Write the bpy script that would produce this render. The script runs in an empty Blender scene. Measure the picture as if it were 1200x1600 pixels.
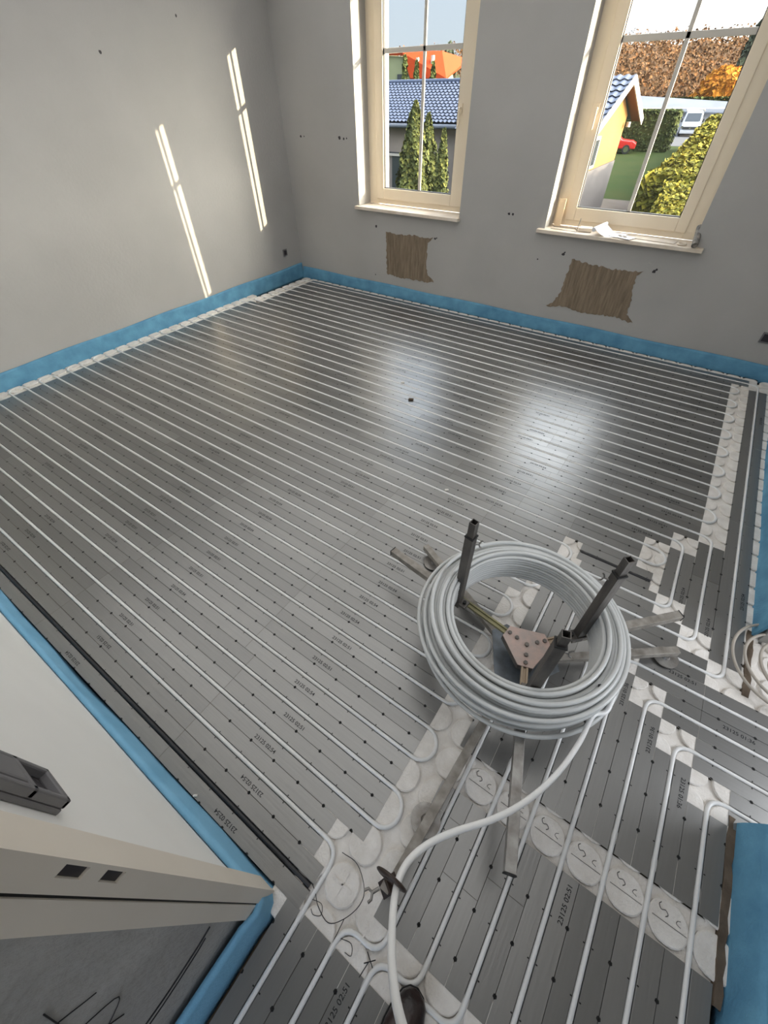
import bpy, math, random
import numpy as np
from mathutils import Vector, Matrix
random.seed(7)
rnd = random.Random(11)
D = bpy.data
SC = bpy.context.scene
COL = SC.collection
PI = math.pi

# ------------------------------------------------------------------ camera
cam_d = D.cameras.new('camera')
cam_d.sensor_fit = 'VERTICAL'
cam_d.sensor_height = 24.0
cam_d.lens = 24.0 * 639.53 / 1600.0
cam_d.clip_start = 0.02
cam_d.clip_end = 600
cam = D.objects.new('camera', cam_d)
COL.objects.link(cam)
rt = Vector((0.8218004, 0.5696386, -0.0124878))
dn = Vector((0.4018751, -0.5950313, -0.6960131))
fw = Vector((-0.4039066, 0.5669653, -0.7179205))
M = Matrix(((rt.x, -dn.x, -fw.x, -1.26844), (rt.y, -dn.y, -fw.y, -0.76914), (rt.z, -dn.z, -fw.z, 1.78359), (0, 0, 0, 1)))
cam.matrix_world = M
SC.camera = cam

# ------------------------------------------------------------------ view, world, sun
SC.view_settings.view_transform = 'Standard'
SC.view_settings.look = 'None'
SC.view_settings.gamma = 1.0
SC.view_settings.exposure = 0.62
SC.view_settings.use_curve_mapping = False
SUN = Vector((2.12, 1.005, 0.483)).normalized()

world = D.worlds.new('sky')
SC.world = world
world.use_nodes = True
nt = world.node_tree
nt.nodes.clear()
def wn(t): return nt.nodes.new(t)
out = wn('ShaderNodeOutputWorld'); bg = wn('ShaderNodeBackground')
tc = wn('ShaderNodeTexCoord'); nrm = wn('ShaderNodeVectorMath'); nrm.operation = 'NORMALIZE'
nt.links.new(tc.outputs['Generated'], nrm.inputs[0])
sep = wn('ShaderNodeSeparateXYZ'); nt.links.new(nrm.outputs[0], sep.inputs[0])
ramp = wn('ShaderNodeValToRGB')
ramp.color_ramp.elements[0].position = 0.0; ramp.color_ramp.elements[0].color = (0.52, 0.56, 0.58, 1)
ramp.color_ramp.elements[1].position = 0.22; ramp.color_ramp.elements[1].color = (0.50, 0.59, 0.72, 1)
e = ramp.color_ramp.elements.new(0.05); e.color = (0.50, 0.57, 0.64, 1)
e = ramp.color_ramp.elements.new(0.34); e.color = (0.60, 0.78, 1.0, 1)
e = ramp.color_ramp.elements.new(0.50); e.color = (2.3, 2.6, 3.1, 1)
e = ramp.color_ramp.elements.new(1.0); e.color = (2.2, 2.6, 3.3, 1)
nt.links.new(sep.outputs['Z'], ramp.inputs[0])
dot = wn('ShaderNodeVectorMath'); dot.operation = 'DOT_PRODUCT'
nt.links.new(nrm.outputs[0], dot.inputs[0]); dot.inputs[1].default_value = SUN
mx = wn('ShaderNodeMath'); mx.operation = 'MAXIMUM'; mx.inputs[1].default_value = 0.0
nt.links.new(dot.outputs['Value'], mx.inputs[0])
pw = wn('ShaderNodeMath'); pw.operation = 'POWER'; pw.inputs[1].default_value = 3.0
nt.links.new(mx.outputs[0], pw.inputs[0])
ms = wn('ShaderNodeMath'); ms.operation = 'MULTIPLY'; ms.inputs[1].default_value = 30.0
nt.links.new(pw.outputs[0], ms.inputs[0])
glow = wn('ShaderNodeMix'); glow.data_type = 'RGBA'; glow.blend_type = 'ADD'; glow.inputs[0].default_value = 1.0
gcol = wn('ShaderNodeMix'); gcol.data_type = 'RGBA'; gcol.blend_type = 'MULTIPLY'; gcol.inputs[0].default_value = 1.0
gcol.inputs[6].default_value = (1.0, 0.92, 0.80, 1)
comb = wn('ShaderNodeCombineXYZ')
for i in range(3): nt.links.new(ms.outputs[0], comb.inputs[i])
nt.links.new(comb.outputs[0], gcol.inputs[7])
nt.links.new(ramp.outputs[0], glow.inputs[6]); nt.links.new(gcol.outputs[2], glow.inputs[7])
glow.clamp_result = False; gcol.clamp_result = False
nt.links.new(glow.outputs[2], bg.inputs[0]); bg.inputs[1].default_value = 0.95
nt.links.new(bg.outputs[0], out.inputs[0])

sd = D.lights.new('sun', 'SUN'); sd.energy = 9.5; sd.color = (1.0, 0.80, 0.53); sd.angle = math.radians(0.3)
so = D.objects.new('sun', sd); COL.objects.link(so)
so.rotation_euler = SUN.to_track_quat('Z', 'Y').to_euler()
so.location = (20, 10, 12)

def area(name, loc, target, sx, sy, power, color):
    l = D.lights.new(name, 'AREA'); l.shape = 'RECTANGLE'; l.size = sx; l.size_y = sy; l.energy = power; l.color = color
    o = D.objects.new(name, l); COL.objects.link(o); o.location = loc
    o.rotation_euler = (Vector(target) - Vector(loc)).to_track_quat('-Z', 'Y').to_euler()
    return o
# broad fill light added under the ceiling, daylight of the corridor window behind the photographer, daylight of the side room
area('added_ceiling_fill', (-3.1, 1.4, 2.70), (-3.1, 1.4, 0), 5.2, 4.5, 42, (0.98, 0.98, 0.98))
#area('corridor_daylight', (-1.0, -3.1, 1.9), (-1.3, 0.2, 0.3), 1.1, 1.2, 8, (0.95, 0.97, 1.0))
area('side_room_daylight', (1.6, 0.9, 1.7), (-0.8, 0.6, 0.1), 1.2, 1.4, 42, (0.90, 0.94, 1.0))

# ------------------------------------------------------------------ materials
MATS = {}
def mat(name, col, rough=0.7, metal=0.0, var=None, scale=8.0, bump=0.0, bscale=60.0, stretch=None, spec=0.5, emit=None):
    if name in MATS: return MATS[name]
    m = D.materials.new(name); m.use_nodes = True
    t = m.node_tree; b = t.nodes['Principled BSDF']
    b.inputs['Base Color'].default_value = (*col, 1)
    b.inputs['Roughness'].default_value = rough
    b.inputs['Metallic'].default_value = metal
    b.inputs['Specular IOR Level'].default_value = spec
    co = t.nodes.new('ShaderNodeTexCoord'); src = co.outputs['Object']
    if stretch:
        mp = t.nodes.new('ShaderNodeMapping'); mp.inputs['Scale'].default_value = stretch
        t.links.new(src, mp.inputs[0]); src = mp.outputs[0]
    if var:
        n = t.nodes.new('ShaderNodeTexNoise'); n.inputs['Scale'].default_value = scale; n.inputs['Detail'].default_value = 6
        t.links.new(src, n.inputs[0])
        r = t.nodes.new('ShaderNodeValToRGB')
        r.color_ramp.elements[0].position = 0.32; r.color_ramp.elements[0].color = (*var, 1)
        r.color_ramp.elements[1].position = 0.68; r.color_ramp.elements[1].color = (*col, 1)
        t.links.new(n.outputs['Fac'], r.inputs[0]); t.links.new(r.outputs[0], b.inputs['Base Color'])
    if bump:
        n2 = t.nodes.new('ShaderNodeTexNoise'); n2.inputs['Scale'].default_value = bscale; n2.inputs['Detail'].default_value = 5
        t.links.new(src, n2.inputs[0])
        bp = t.nodes.new('ShaderNodeBump'); bp.inputs['Strength'].default_value = bump; bp.inputs['Distance'].default_value = 0.01
        t.links.new(n2.outputs['Fac'], bp.inputs['Height']); t.links.new(bp.outputs[0], b.inputs['Normal'])
    MATS[name] = m
    return m

plaster = mat('wall_plaster', (0.455, 0.447, 0.43), 0.9, var=(0.415, 0.407, 0.39), scale=1.6, bump=0.25, bscale=35)
plaster_white = mat('partition_plaster', (0.93, 0.92, 0.89), 0.85, var=(0.89, 0.88, 0.85), scale=2.5, bump=0.1, bscale=60)
plaster_grey = mat('side_wall_plaster', (0.46, 0.45, 0.43), 0.95, var=(0.34, 0.33, 0.315), scale=4, bump=0.5, bscale=50)
ceil_m = mat('ceiling_paint', (0.6, 0.59, 0.57), 0.95)
bare = mat('bare_brown_plaster', (0.30, 0.235, 0.165), 0.95, var=(0.19, 0.145, 0.10), scale=14, bump=0.9, bscale=22, stretch=(4, 4, 0.5))
screed = mat('brown_subfloor', (0.16, 0.12, 0.085), 0.95, var=(0.09, 0.065, 0.045), scale=14, bump=0.5)
pvc = mat('cream_window_plastic', (0.86, 0.76, 0.60), 0.38, var=(0.80, 0.69, 0.53), scale=2, stretch=(1, 1, 0.2))
bar_m = mat('white_glazing_bar', (0.60, 0.57, 0.52), 0.35)
sill_m = mat('beige_stone_sill', (0.80, 0.72, 0.62), 0.4, var=(0.68, 0.58, 0.46), scale=9)
gasket = mat('black_rubber', (0.015, 0.015, 0.015), 0.6)
foam = mat('blue_foam', (0.14, 0.36, 0.53), 0.8, var=(0.085, 0.25, 0.40), scale=9, bump=0.3, bscale=120)
eps = mat('white_polystyrene', (0.80, 0.765, 0.72), 0.85, var=(0.66, 0.62, 0.57), scale=16, bump=0.35, bscale=130)
pipe_m = mat('light_grey_pipe', (0.78, 0.78, 0.765), 0.32, var=(0.70, 0.70, 0.69), scale=5)
coil_m = mat('coil_pipe_plastic', (0.60, 0.61, 0.60), 0.34, var=(0.53, 0.54, 0.53), scale=6)
tube_m = mat('beige_thin_tube', (0.42, 0.38, 0.33), 0.45)
black = mat('black_ink', (0.012, 0.012, 0.014), 0.6)
notch_m = mat('dark_notch', (0.01, 0.01, 0.01), 0.9)
steel_dark = mat('dark_weathered_steel', (0.085, 0.08, 0.076), 0.42, 0.6, var=(0.17, 0.155, 0.14), scale=22, stretch=(1, 1, 0.3), bump=0.2)
steel_galv = mat('galvanised_steel', (0.42, 0.41, 0.39), 0.42, 0.75, var=(0.22, 0.20, 0.18), scale=18, bump=0.15)
steel_leg = mat('weathered_leg_steel', (0.36, 0.335, 0.30), 0.5, 0.4, var=(0.20, 0.18, 0.155), scale=26, bump=0.2)
rust_pink = mat('pinkish_rusty_plate', (0.52, 0.38, 0.33), 0.6, 0.2, var=(0.40, 0.34, 0.31), scale=30, bump=0.2)
olive_bar = mat('olive_painted_bar', (0.30, 0.28, 0.15), 0.5, 0.3, var=(0.22, 0.20, 0.11), scale=20)
brass_bar = mat('worn_tan_bar', (0.36, 0.28, 0.20), 0.5, 0.4)
blue_steel = mat('bluish_grey_steel', (0.20, 0.23, 0.26), 0.42, 0.6, var=(0.12, 0.13, 0.14), scale=20)
brown_eye = mat('dark_brown_plastic', (0.045, 0.028, 0.02), 0.4)
cream_steel = mat('cream_door_frame', (0.84, 0.77, 0.67), 0.45, var=(0.78, 0.71, 0.61), scale=3)
grey_plastic = mat('grey_box_plastic', (0.17, 0.165, 0.17), 0.45)
dark_plastic = mat('dark_box_inside', (0.03, 0.025, 0.03), 0.4)
leather = mat('black_boot_leather', (0.014, 0.009, 0.008), 0.28, var=(0.03, 0.012, 0.01), scale=18, bump=0.3, bscale=50)
sole_m = mat('black_boot_sole', (0.01, 0.01, 0.01), 0.8)
paper = mat('white_paper', (0.82, 0.82, 0.84), 0.8)
paper_tan = mat('tan_paper', (0.68, 0.60, 0.50), 0.85)

def alu(name, base, rough):
    m = D.materials.new(name); m.use_nodes = True; t = m.node_tree; b = t.nodes['Principled BSDF']
    b.inputs['Metallic'].default_value = 0.82; b.inputs['Roughness'].default_value = rough
    co = t.nodes.new('ShaderNodeTexCoord'); mp = t.nodes.new('ShaderNodeMapping')
    mp.inputs['Scale'].default_value = (1.2, 30, 1)
    t.links.new(co.outputs['Object'], mp.inputs[0])
    n = t.nodes.new('ShaderNodeTexNoise'); n.inputs['Scale'].default_value = 4; n.inputs['Detail'].default_value = 5
    t.links.new(mp.outputs[0], n.inputs[0])
    oi = t.nodes.new('ShaderNodeObjectInfo')
    r = t.nodes.new('ShaderNodeMapRange'); r.inputs[3].default_value = 0.90; r.inputs[4].default_value = 1.10
    t.links.new(oi.outputs['Random'], r.inputs[0])
    r2 = t.nodes.new('ShaderNodeMapRange'); r2.inputs[3].default_value = 0.94; r2.inputs[4].default_value = 1.06
    t.links.new(n.outputs['Fac'], r2.inputs[0])
    mu = t.nodes.new('ShaderNodeMath'); mu.operation = 'MULTIPLY'
    t.links.new(r.outputs[0], mu.inputs[0]); t.links.new(r2.outputs[0], mu.inputs[1])
    vm = t.nodes.new('ShaderNodeVectorMath'); vm.operation = 'SCALE'; vm.inputs[0].default_value = base
    t.links.new(mu.outputs[0], vm.inputs['Scale']); t.links.new(vm.outputs[0], b.inputs['Base Color'])
    bp = t.nodes.new('ShaderNodeBump'); bp.inputs['Strength'].default_value = 0.08; bp.inputs['Distance'].default_value = 0.004
    t.links.new(n.outputs['Fac'], bp.inputs['Height']); t.links.new(bp.outputs[0], b.inputs['Normal'])
    MATS[name] = m; return m
alu_m = alu('aluminium_sheet', (0.29, 0.286, 0.277), 0.33)

def glass_mat():
    m = D.materials.new('window_glass'); m.use_nodes = True; t = m.node_tree; t.nodes.clear()
    o = t.nodes.new('ShaderNodeOutputMaterial'); mi = t.nodes.new('ShaderNodeMixShader')
    tr = t.nodes.new('ShaderNodeBsdfTransparent'); tr.inputs[0].default_value = (0.96, 0.97, 0.96, 1)
    gl = t.nodes.new('ShaderNodeBsdfGlossy'); gl.inputs['Roughness'].default_value = 0.02
    lw = t.nodes.new('ShaderNodeLayerWeight'); lw.inputs[0].default_value = 0.5
    p5 = t.nodes.new('ShaderNodeMath'); p5.operation = 'POWER'; p5.inputs[1].default_value = 5.0
    fr = t.nodes.new('ShaderNodeMath'); fr.operation = 'MULTIPLY_ADD'; fr.inputs[1].default_value = 0.8; fr.inputs[2].default_value = 0.03
    t.links.new(lw.outputs['Facing'], p5.inputs[0]); t.links.new(p5.outputs[0], fr.inputs[0])
    t.links.new(fr.outputs[0], mi.inputs[0]); t.links.new(tr.outputs[0], mi.inputs[1]); t.links.new(gl.outputs[0], mi.inputs[2])
    t.links.new(mi.outputs[0], o.inputs[0]); return m
glass = glass_mat()

# ------------------------------------------------------------------ mesh helpers
class MB:
    def __init__(s): s.v = []; s.f = []; s.mi = []; s.sm = []; s.cur = 0
    def add(s, vs, fs, smooth=False):
        k = len(s.v); s.v.extend([tuple(p) for p in vs])
        for f in fs: s.f.append(tuple(i + k for i in f)); s.mi.append(s.cur); s.sm.append(smooth)
    def box(s, x0, x1, y0, y1, z0, z1, m=None):
        p = [(x, y, z) for z in (z0, z1) for y in (y0, y1) for x in (x0, x1)]
        if m is not None: p = [m @ Vector(q) for q in p]
        s.add(p, [(0, 2, 3, 1), (4, 5, 7, 6), (0, 1, 5, 4), (2, 6, 7, 3), (0, 4, 6, 2), (1, 3, 7, 5)])
    def prism(s, poly, z0, z1, m=None, bev=0.0):
        n = len(poly)
        if bev:
            cx = sum(p[0] for p in poly) / n; cy = sum(p[1] for p in poly) / n
            ins = [(cx + (x - cx) * (1 - bev / max(1e-6, math.hypot(x - cx, y - cy))), cy + (y - cy) * (1 - bev / max(1e-6, math.hypot(x - cx, y - cy)))) for x, y in poly]
            rings = [[(x, y, z0) for x, y in poly], [(x, y, z1 - bev * 0.8) for x, y in poly], [(x, y, z1) for x, y in ins]]
        else: rings = [[(x, y, z0) for x, y in poly], [(x, y, z1) for x, y in poly]]
        vs = [q for r in rings for q in r]
        if m is not None: vs = [m @ Vector(q) for q in vs]
        fs = [tuple(reversed(range(n)))]
        for k in range(len(rings) - 1):
            for i in range(n): j = (i + 1) % n; fs.append((k * n + i, k * n + j, (k + 1) * n + j, (k + 1) * n + i))
        fs.append(tuple((len(rings) - 1) * n + i for i in range(n)))
        s.add(vs, fs)
    def bar(s, a, b, w, h=None, up=(0, 0, 1), hollow=0.0):
        a = Vector(a); b = Vector(b); h = h or w; d = (b - a).normalized(); u = Vector(up)
        r = d.cross(u)
        if r.length < 1e-4: r = d.cross(Vector((0.35, 1, 0)))
        r.normalize(); u = r.cross(d).normalized()
        c = [(-1, -1), (1, -1), (1, 1), (-1, 1)]
        vs = [p + r * (x * w / 2) + u * (y * h / 2) for p in (a, b) for x, y in c]
        fs = [(0, 1, 5, 4), (1, 2, 6, 5), (2, 3, 7, 6), (3, 0, 4, 7)]
        if not hollow: fs += [(3, 2, 1, 0), (4, 5, 6, 7)]
        else:
            k = hollow; vs += [p + r * (x * (w / 2 - k)) + u * (y * (h / 2 - k)) for p in (a, b) for x, y in c]
            for i in range(4):
                j = (i + 1) % 4
                fs += [(8 + j, 8 + i, 12 + i, 12 + j), (4 + i, 4 + j, 12 + j, 12 + i), (j, i, 8 + i, 8 + j)]
        s.add(vs, fs)
    def tube(s, pts, r, n=8, closed=False, cap=True, rad=None):
        P = [Vector(p) for p in pts]; N = len(P); vs = []; fs = []
        prev = None
        for i, p in enumerate(P):
            a = P[(i - 1) % N] if (closed or i > 0) else P[0]; b = P[(i + 1) % N] if (closed or i < N - 1) else P[-1]
            d = (b - a).normalized()
            if prev is None:
                u = Vector((0, 0, 1)) if abs(d.z) < 0.9 else Vector((1, 0, 0))
            else: u = prev
            u = (u - d * u.dot(d)).normalized(); prev = u; w = d.cross(u)
            rr = rad[i] if rad else r
            for k in range(n):
                t = 2 * PI * k / n; vs.append(p + u * (math.cos(t) * rr) + w * (math.sin(t) * rr))
        m = N if closed else N - 1
        for i in range(m):
            j = (i + 1) % N
            for k in range(n): l = (k + 1) % n; fs.append((i * n + k, i * n + l, j * n + l, j * n + k))
        s.add(vs, fs, True)
        if cap and not closed: s.add(vs[:n], [tuple(reversed(range(n)))]); s.add(vs[-n:], [tuple(range(n))])
    def cyl(s, a, b, r, n=16, r2=None):
        s.tube([a, b], r, n, rad=[r, r if r2 is None else r2])
    def build(s, name, mats, parent=None, bevel=0.0, loc=None):
        me = D.meshes.new(name); vs = s.v
        if loc is not None: vs = [(x - loc[0], y - loc[1], z - loc[2]) for x, y, z in vs]
        me.from_pydata(vs, [], s.f); me.update()
        if not isinstance(mats, (list, tuple)): mats = [mats]
        for m in mats: me.materials.append(m)
        me.polygons.foreach_set('material_index', s.mi); me.polygons.foreach_set('use_smooth', s.sm)
        o = D.objects.new(name, me); COL.objects.link(o)
        if loc is not None: o.location = loc
        if parent is not None: o.parent = parent
        if bevel:
            bv = o.modifiers.new('bevel', 'BEVEL'); bv.width = bevel; bv.segments = 2; bv.limit_method = 'ANGLE'; bv.angle_limit = 0.7
        return o
def tag(o, label, cat, group=None, kind=None):
    o['label'] = label; o['category'] = cat
    if group: o['group'] = group
    if kind: o['kind'] = kind
    return o
def struct(o): o['kind'] = 'structure'; return o
def empty(name, loc=(0, 0, 0), rz=0.0):
    o = D.objects.new(name, None); COL.objects.link(o); o.location = loc; o.rotation_euler = (0, 0, rz); o.empty_display_size = 0.1
    return o
def arc_path(pts, rad, seg=6):
    P = [Vector(p) for p in pts]; outp = [P[0]]
    for i in range(1, len(P) - 1):
        a = (P[i - 1] - P[i]); b = (P[i + 1] - P[i]); r = min(rad, a.length * 0.499, b.length * 0.499)
        a = P[i] + a.normalized() * r; b = P[i] + b.normalized() * r
        for k in range(seg + 1):
            t = k / seg; outp.append(a * (1 - t) ** 2 + P[i] * 2 * t * (1 - t) + b * t * t)
    outp.append(P[-1]); return outp
def smooth_path(pts, sub=8):
    P = [Vector(p) for p in pts]; Q = [P[0] * 2 - P[1]] + P + [P[-1] * 2 - P[-2]]; o = []
    for i in range(1, len(Q) - 2):
        for k in range(sub):
            t = k / sub; a, b, c, d = Q[i - 1], Q[i], Q[i + 1], Q[i + 2]
            o.append(0.5 * ((2 * b) + (c - a) * t + (2 * a - 5 * b + 4 * c - d) * t * t + (3 * b - a - 3 * c + d) * t ** 3))
    o.append(P[-1]); return o

# ------------------------------------------------------------------ room shell
XL, YB, ZC = -5.88, 3.85, 2.75
FL = -0.065
WO = 4.335          # outer face of the window wall
b = MB(); b.box(XL - 0.3, 2.6, -3.4, WO, FL - 0.15, FL); struct(b.build('floor', screed))
b = MB(); b.box(XL - 0.3, 2.6, -3.4, WO, ZC, ZC + 0.2); struct(b.build('ceiling', ceil_m))
b = MB(); b.box(XL - 0.3, XL, -1.085, WO, FL, ZC); struct(b.build('wall_left', plaster))
# window wall with two openings
wins = [(-4.83, -3.545), (-2.65, -1.425)]
Z0, Z1 = 0.86, 2.56
b = MB(); xs = [XL - 0.3, wins[0][0], wins[0][1], wins[1][0], wins[1][1], 2.6]
for i in range(5):
    if i in (1, 3):
        b.box(xs[i], xs[i + 1], YB, WO, FL, Z0 - 0.03); b.box(xs[i], xs[i + 1], YB, WO, Z1, ZC)
    else: b.box(xs[i], xs[i + 1], YB, WO, FL, ZC)
wall_back = struct(b.build('wall_back', plaster))
b = MB(); b.box(-4.90, -4.745, 4.14, WO - 0.002, Z0 - 0.02, Z1)
o = b.build('outer_reveal', mat('white_outer_render', (0.75, 0.74, 0.72), 0.9), wall_back); o['label'] = 'bright white outer reveal'
b = MB(); b.box(-0.375, -0.23, 0.93, YB, FL, ZC); struct(b.build('wall_right', plaster))
b = MB(); b.box(-0.355, -0.2, -3.4, 0.105, FL, ZC); struct(b.build('wall_entry', plaster))
b = MB(); b.box(-0.23, 2.6, 2.4, 2.5, FL, ZC); b.box(-0.2, 2.6, -1.2, -1.1, FL, ZC); b.box(2.5, 2.6, -1.1, 2.4, FL, ZC); struct(b.build('wall_side_room', plaster))
b = MB(); b.box(XL - 0.3, -1.66, -1.09, -0.985, FL, ZC); struct(b.build('wall_front', plaster_white))
b = MB(); b.box(-1.76, -1.625, -3.4, -1.03, FL, ZC)
b.cur = 1
wall_corr = struct(b.build('wall_corridor', plaster_grey))
# scribbles and cracks on the dark side wall
b = MB()
def on_side(pts, r): b.tube(smooth_path([(-1.6235, y, z) for y, z in pts], 6), r, 4)
on_side([(-1.15, 0.85), (-1.18, 0.75), (-1.22, 0.62), (-1.20, 0.5)], 0.0012)
on_side([(-1.14, 0.72), (-1.19, 0.80), (-1.21, 0.70), (-1.16, 0.60), (-1.24, 0.52)], 0.001)
on_side([(-1.17, 0.92), (-1.21, 0.82), (-1.19, 0.72), (-1.24, 0.66), (-1.26, 0.52)], 0.001)
on_side([(-1.055, 0.33), (-1.10, 0.315), (-1.2, 0.30), (-1.32, 0.31)], 0.0022)
on_side([(-1.08, 0.30), (-1.12, 0.285), (-1.22, 0.27), (-1.35, 0.28)], 0.0016)
b.build('pencil_scribble', black, wall_corr)['label'] = 'thin dark scribbles and trowel marks'

# door frame at the end of the white partition
df = struct(empty('door_1', (-1.62, -0.97, FL)))
def dpart(name, mb, m, bev=0.0):
    o = mb.build(name, m, None, bev, loc=(-1.62, -0.97, FL)); o.parent = df; o.location = (0, 0, 0); return o
b = MB()
# front strip with the two strike holes, opening cut between boxes (x face = -1.60)
X0, X1 = -1.662, -1.600
b.box(X0, X1, -0.985, -0.968, FL, ZC); b.box(X0, X1, -0.9535, -0.948, FL, ZC)
holes = [(1.011, 1.063), (1.106, 1.160)]
zc = FL
for h0, h1 in holes:
    b.box(X0, X1, -0.968, -0.9535, zc, h0); zc = h1
b.box(X0, X1, -0.968, -0.9535, zc, ZC)
for h0, h1 in holes: b.box(X0, X1 - 0.02, -0.968, -0.9535, h0, h1)
dpart('front_moulding', b, cream_steel)
b = MB()
for h0, h1 in holes: b.box(X1 - 0.021, X1 - 0.004, -0.9675, -0.954, h0 + 0.001, h1 - 0.001)  # dark block in each hole, shade of the recess put in as colour
dpart('strike_hole', b, dark_plastic)
b = MB(); b.box(-1.66, -1.606, -0.992, -0.985, FL, ZC); dpart('rubber_seal', b, gasket)
b = MB(); b.box(-1.66, -1.603, -1.03, -0.992, FL, ZC); dpart('rear_moulding', b, cream_steel)

# windows
def window(name, x0, x1, gx0, gx1, gz0, gm, xm, handle_side):
    root = struct(empty(name, ((x0 + x1) / 2, 4.09, Z0)))
    L = ((x0 + x1) / 2, 4.09, Z0)
    def part(nm, mb, m, bev=0.0, par=root):
        o = mb.build(nm, m, None, bev, loc=L); o.parent = par; o.location = (0, 0, 0); return o
    gt = 2.47
    b = MB(); f = 0.11; ox0, ox1 = x0 - 0.02, x1 + 0.02
    b.box(ox0, x0 + f, 4.072, 4.13, Z0, Z1); b.box(x1 - f, ox1, 4.072, 4.13, Z0, Z1)
    b.box(x0 + f, x1 - f, 4.072, 4.13, Z0, Z0 + 0.055); b.box(x0 + f, x1 - f, 4.072, 4.13, gt + 0.04, Z1)
    part('window_frame', b, pvc, 0.004)
    b = MB(); s0, s1 = x0 + f - 0.012, x1 - f + 0.012; sb = Z0 + 0.045
    b.box(s0, gx0, 4.060, 4.12, sb, gt + 0.06); b.box(gx1, s1, 4.060, 4.12, sb, gt + 0.06)
    b.box(gx0, gx1, 4.060, 4.12, sb, gz0); b.box(gx0, gx1, 4.060, 4.12, gt, gt + 0.06)
    sash = part('sash', b, pvc, 0.006)
    b = MB()
    g = 0.006
    b.box(gx0 - 0.001, gx0 + g, 4.072, 4.106, gz0, gt); b.box(gx1 - g, gx1 + 0.001, 4.072, 4.106, gz0, gt)
    b.box(gx0, gx1, 4.072, 4.106, gz0 - 0.001, gz0 + g); b.box(gx0, gx1, 4.072, 4.106, gt - g, gt)
    part('gasket', b, gasket, par=root)
    b = MB(); b.box(gx0, gx1, 4.086, 4.0885, gz0, gt); part('pane', b, glass)
    b = MB()
    for y0, y1 in ((4.079, 4.0855), (4.089, 4.0955)):
        b.box(xm - 0.015, xm + 0.015, y0, y1, gz0, gt); b.box(gx0, gx1, y0, y1, gm - 0.018, gm + 0.018)
    part('muntin', b, bar_m, 0.003)
    # espagnolette handle
    b = MB(); hx = gx1 + 0.04 if handle_side > 0 else gx0 - 0.04
    b.box(hx - 0.014, hx + 0.014, 4.048, 4.061, 1.62, 1.69); b.cyl((hx, 4.05, 1.655), (hx, 4.015, 1.655), 0.009)
    b.box(hx - 0.009, hx + 0.009, 4.010, 4.024, 1.53, 1.665)
    part('handle', b, pvc, 0.003)
    return root
w1 = window('window_1', -4.83, -3.545, -4.632, -3.776, 1.005, 2.043, -4.176, 1)
w2 = window('window_2', -2.65, -1.425, -2.462, -1.606, 1.005, 2.026, -2.02, -1)
# reveals in the sunlit plaster get the cream paint of the room; sills
for nm, (x0, x1) in zip(('trim_1', 'trim_2'), ((-4.86, -3.535), (-2.71, -1.335))):
    b = MB(); b.box(x0, x1, 3.795, 3.86, Z0 - 0.03, Z0); b.box(x0 + 0.03, x1 - 0.03 - (0.06 if nm == 'trim_2' else 0), 3.86, 4.06, Z0 - 0.03, Z0)
    struct(b.build(nm, sill_m, None, 0.004))

# bare plaster patches and marks on the window wall
def patch(pts, name='bare_plaster_patch'):
    P = [Vector((x, 0, z)) for x, z in pts]; ring = []
    for i, p in enumerate(P):
        q = P[(i + 1) % len(P)]; L = (q - p).length; n = max(1, int(L / 0.018)); nr = Vector((-(q - p).z, 0, (q - p).x)).normalized()
        for k in range(n):
            j = rnd.uniform(-0.009, 0.009) if k else 0
            ring.append(p + (q - p) * (k / n) + nr * j)
    b = MB(); n = len(ring); c = sum(ring, Vector()) / n
    vs = [(p.x, YB + 0.002, p.z) for p in ring] + [(p.x, YB - 0.0022, p.z) for p in ring] + [(c.x, YB - 0.003, c.z)]
    fs = [(i, (i + 1) % n, n + (i + 1) % n, n + i) for i in range(n)] + [(n + i, n + (i + 1) % n, 2 * n) for i in range(n)]
    b.add(vs, fs); o = b.build(name, bare, wall_back); o['label'] = 'bare brown plaster patch'; return o
patch([(-4.461, .643), (-4.30, .632), (-4.16, .645), (-3.90, .645), (-3.83, .655), (-3.90, .60), (-3.905, .42), (-3.88, .27), (-3.80, .235), (-3.79, .215), (-3.86, .205), (-4.10, .20), (-4.25, .19), (-4.447, .21), (-4.455, .4)])
patch([(-2.33, .65), (-2.15, .63), (-1.98, .62), (-1.80, .625), (-1.70, .64), (-1.74, .60), (-1.73, .50), (-1.70, .40), (-1.70, .27), (-1.62, .215), (-1.66, .205), (-1.75, .235), (-1.95, .225), (-2.12, .215), (-2.25, .235), (-2.40, .225), (-2.41, .207), (-2.46, .215), (-2.40, .25), (-2.355, .35), (-2.34, .5)])
def hole(x, z, r=0.012, y=YB, par=wall_back):
    b = MB(); n = 9; pts = [(x + r * math.cos(2 * PI * k / n) * rnd.uniform(.6, 1.2), z + r * math.sin(2 * PI * k / n) * rnd.uniform(.6, 1.2)) for k in range(n)]
    b.add([(a, y - 0.0015, c) for a, c in pts], [tuple(range(n))]); o = b.build('anchor_hole', dark_plastic, par)
for x, z, r in ((-5.621, 1.429, .012), (-5.57, 1.43, .008), (-5.06, 1.432, .018), (-5.0, 1.425, .012), (-4.96, 1.428, .008), (-4.596, .679, .015), (-3.809, .647, .012), (-3.79, .655, .008),
                (-2.421, .679, .014), (-2.41, .695, .009), (-1.618, .651, .016), (-1.605, .665, .010), (-4.622, .174, .009), (-2.651, .606, .008), (-3.02, .941, .013), (-2.98, .938, .012)):
    hole(x, z, r)
wl = D.objects['wall_left']
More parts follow.
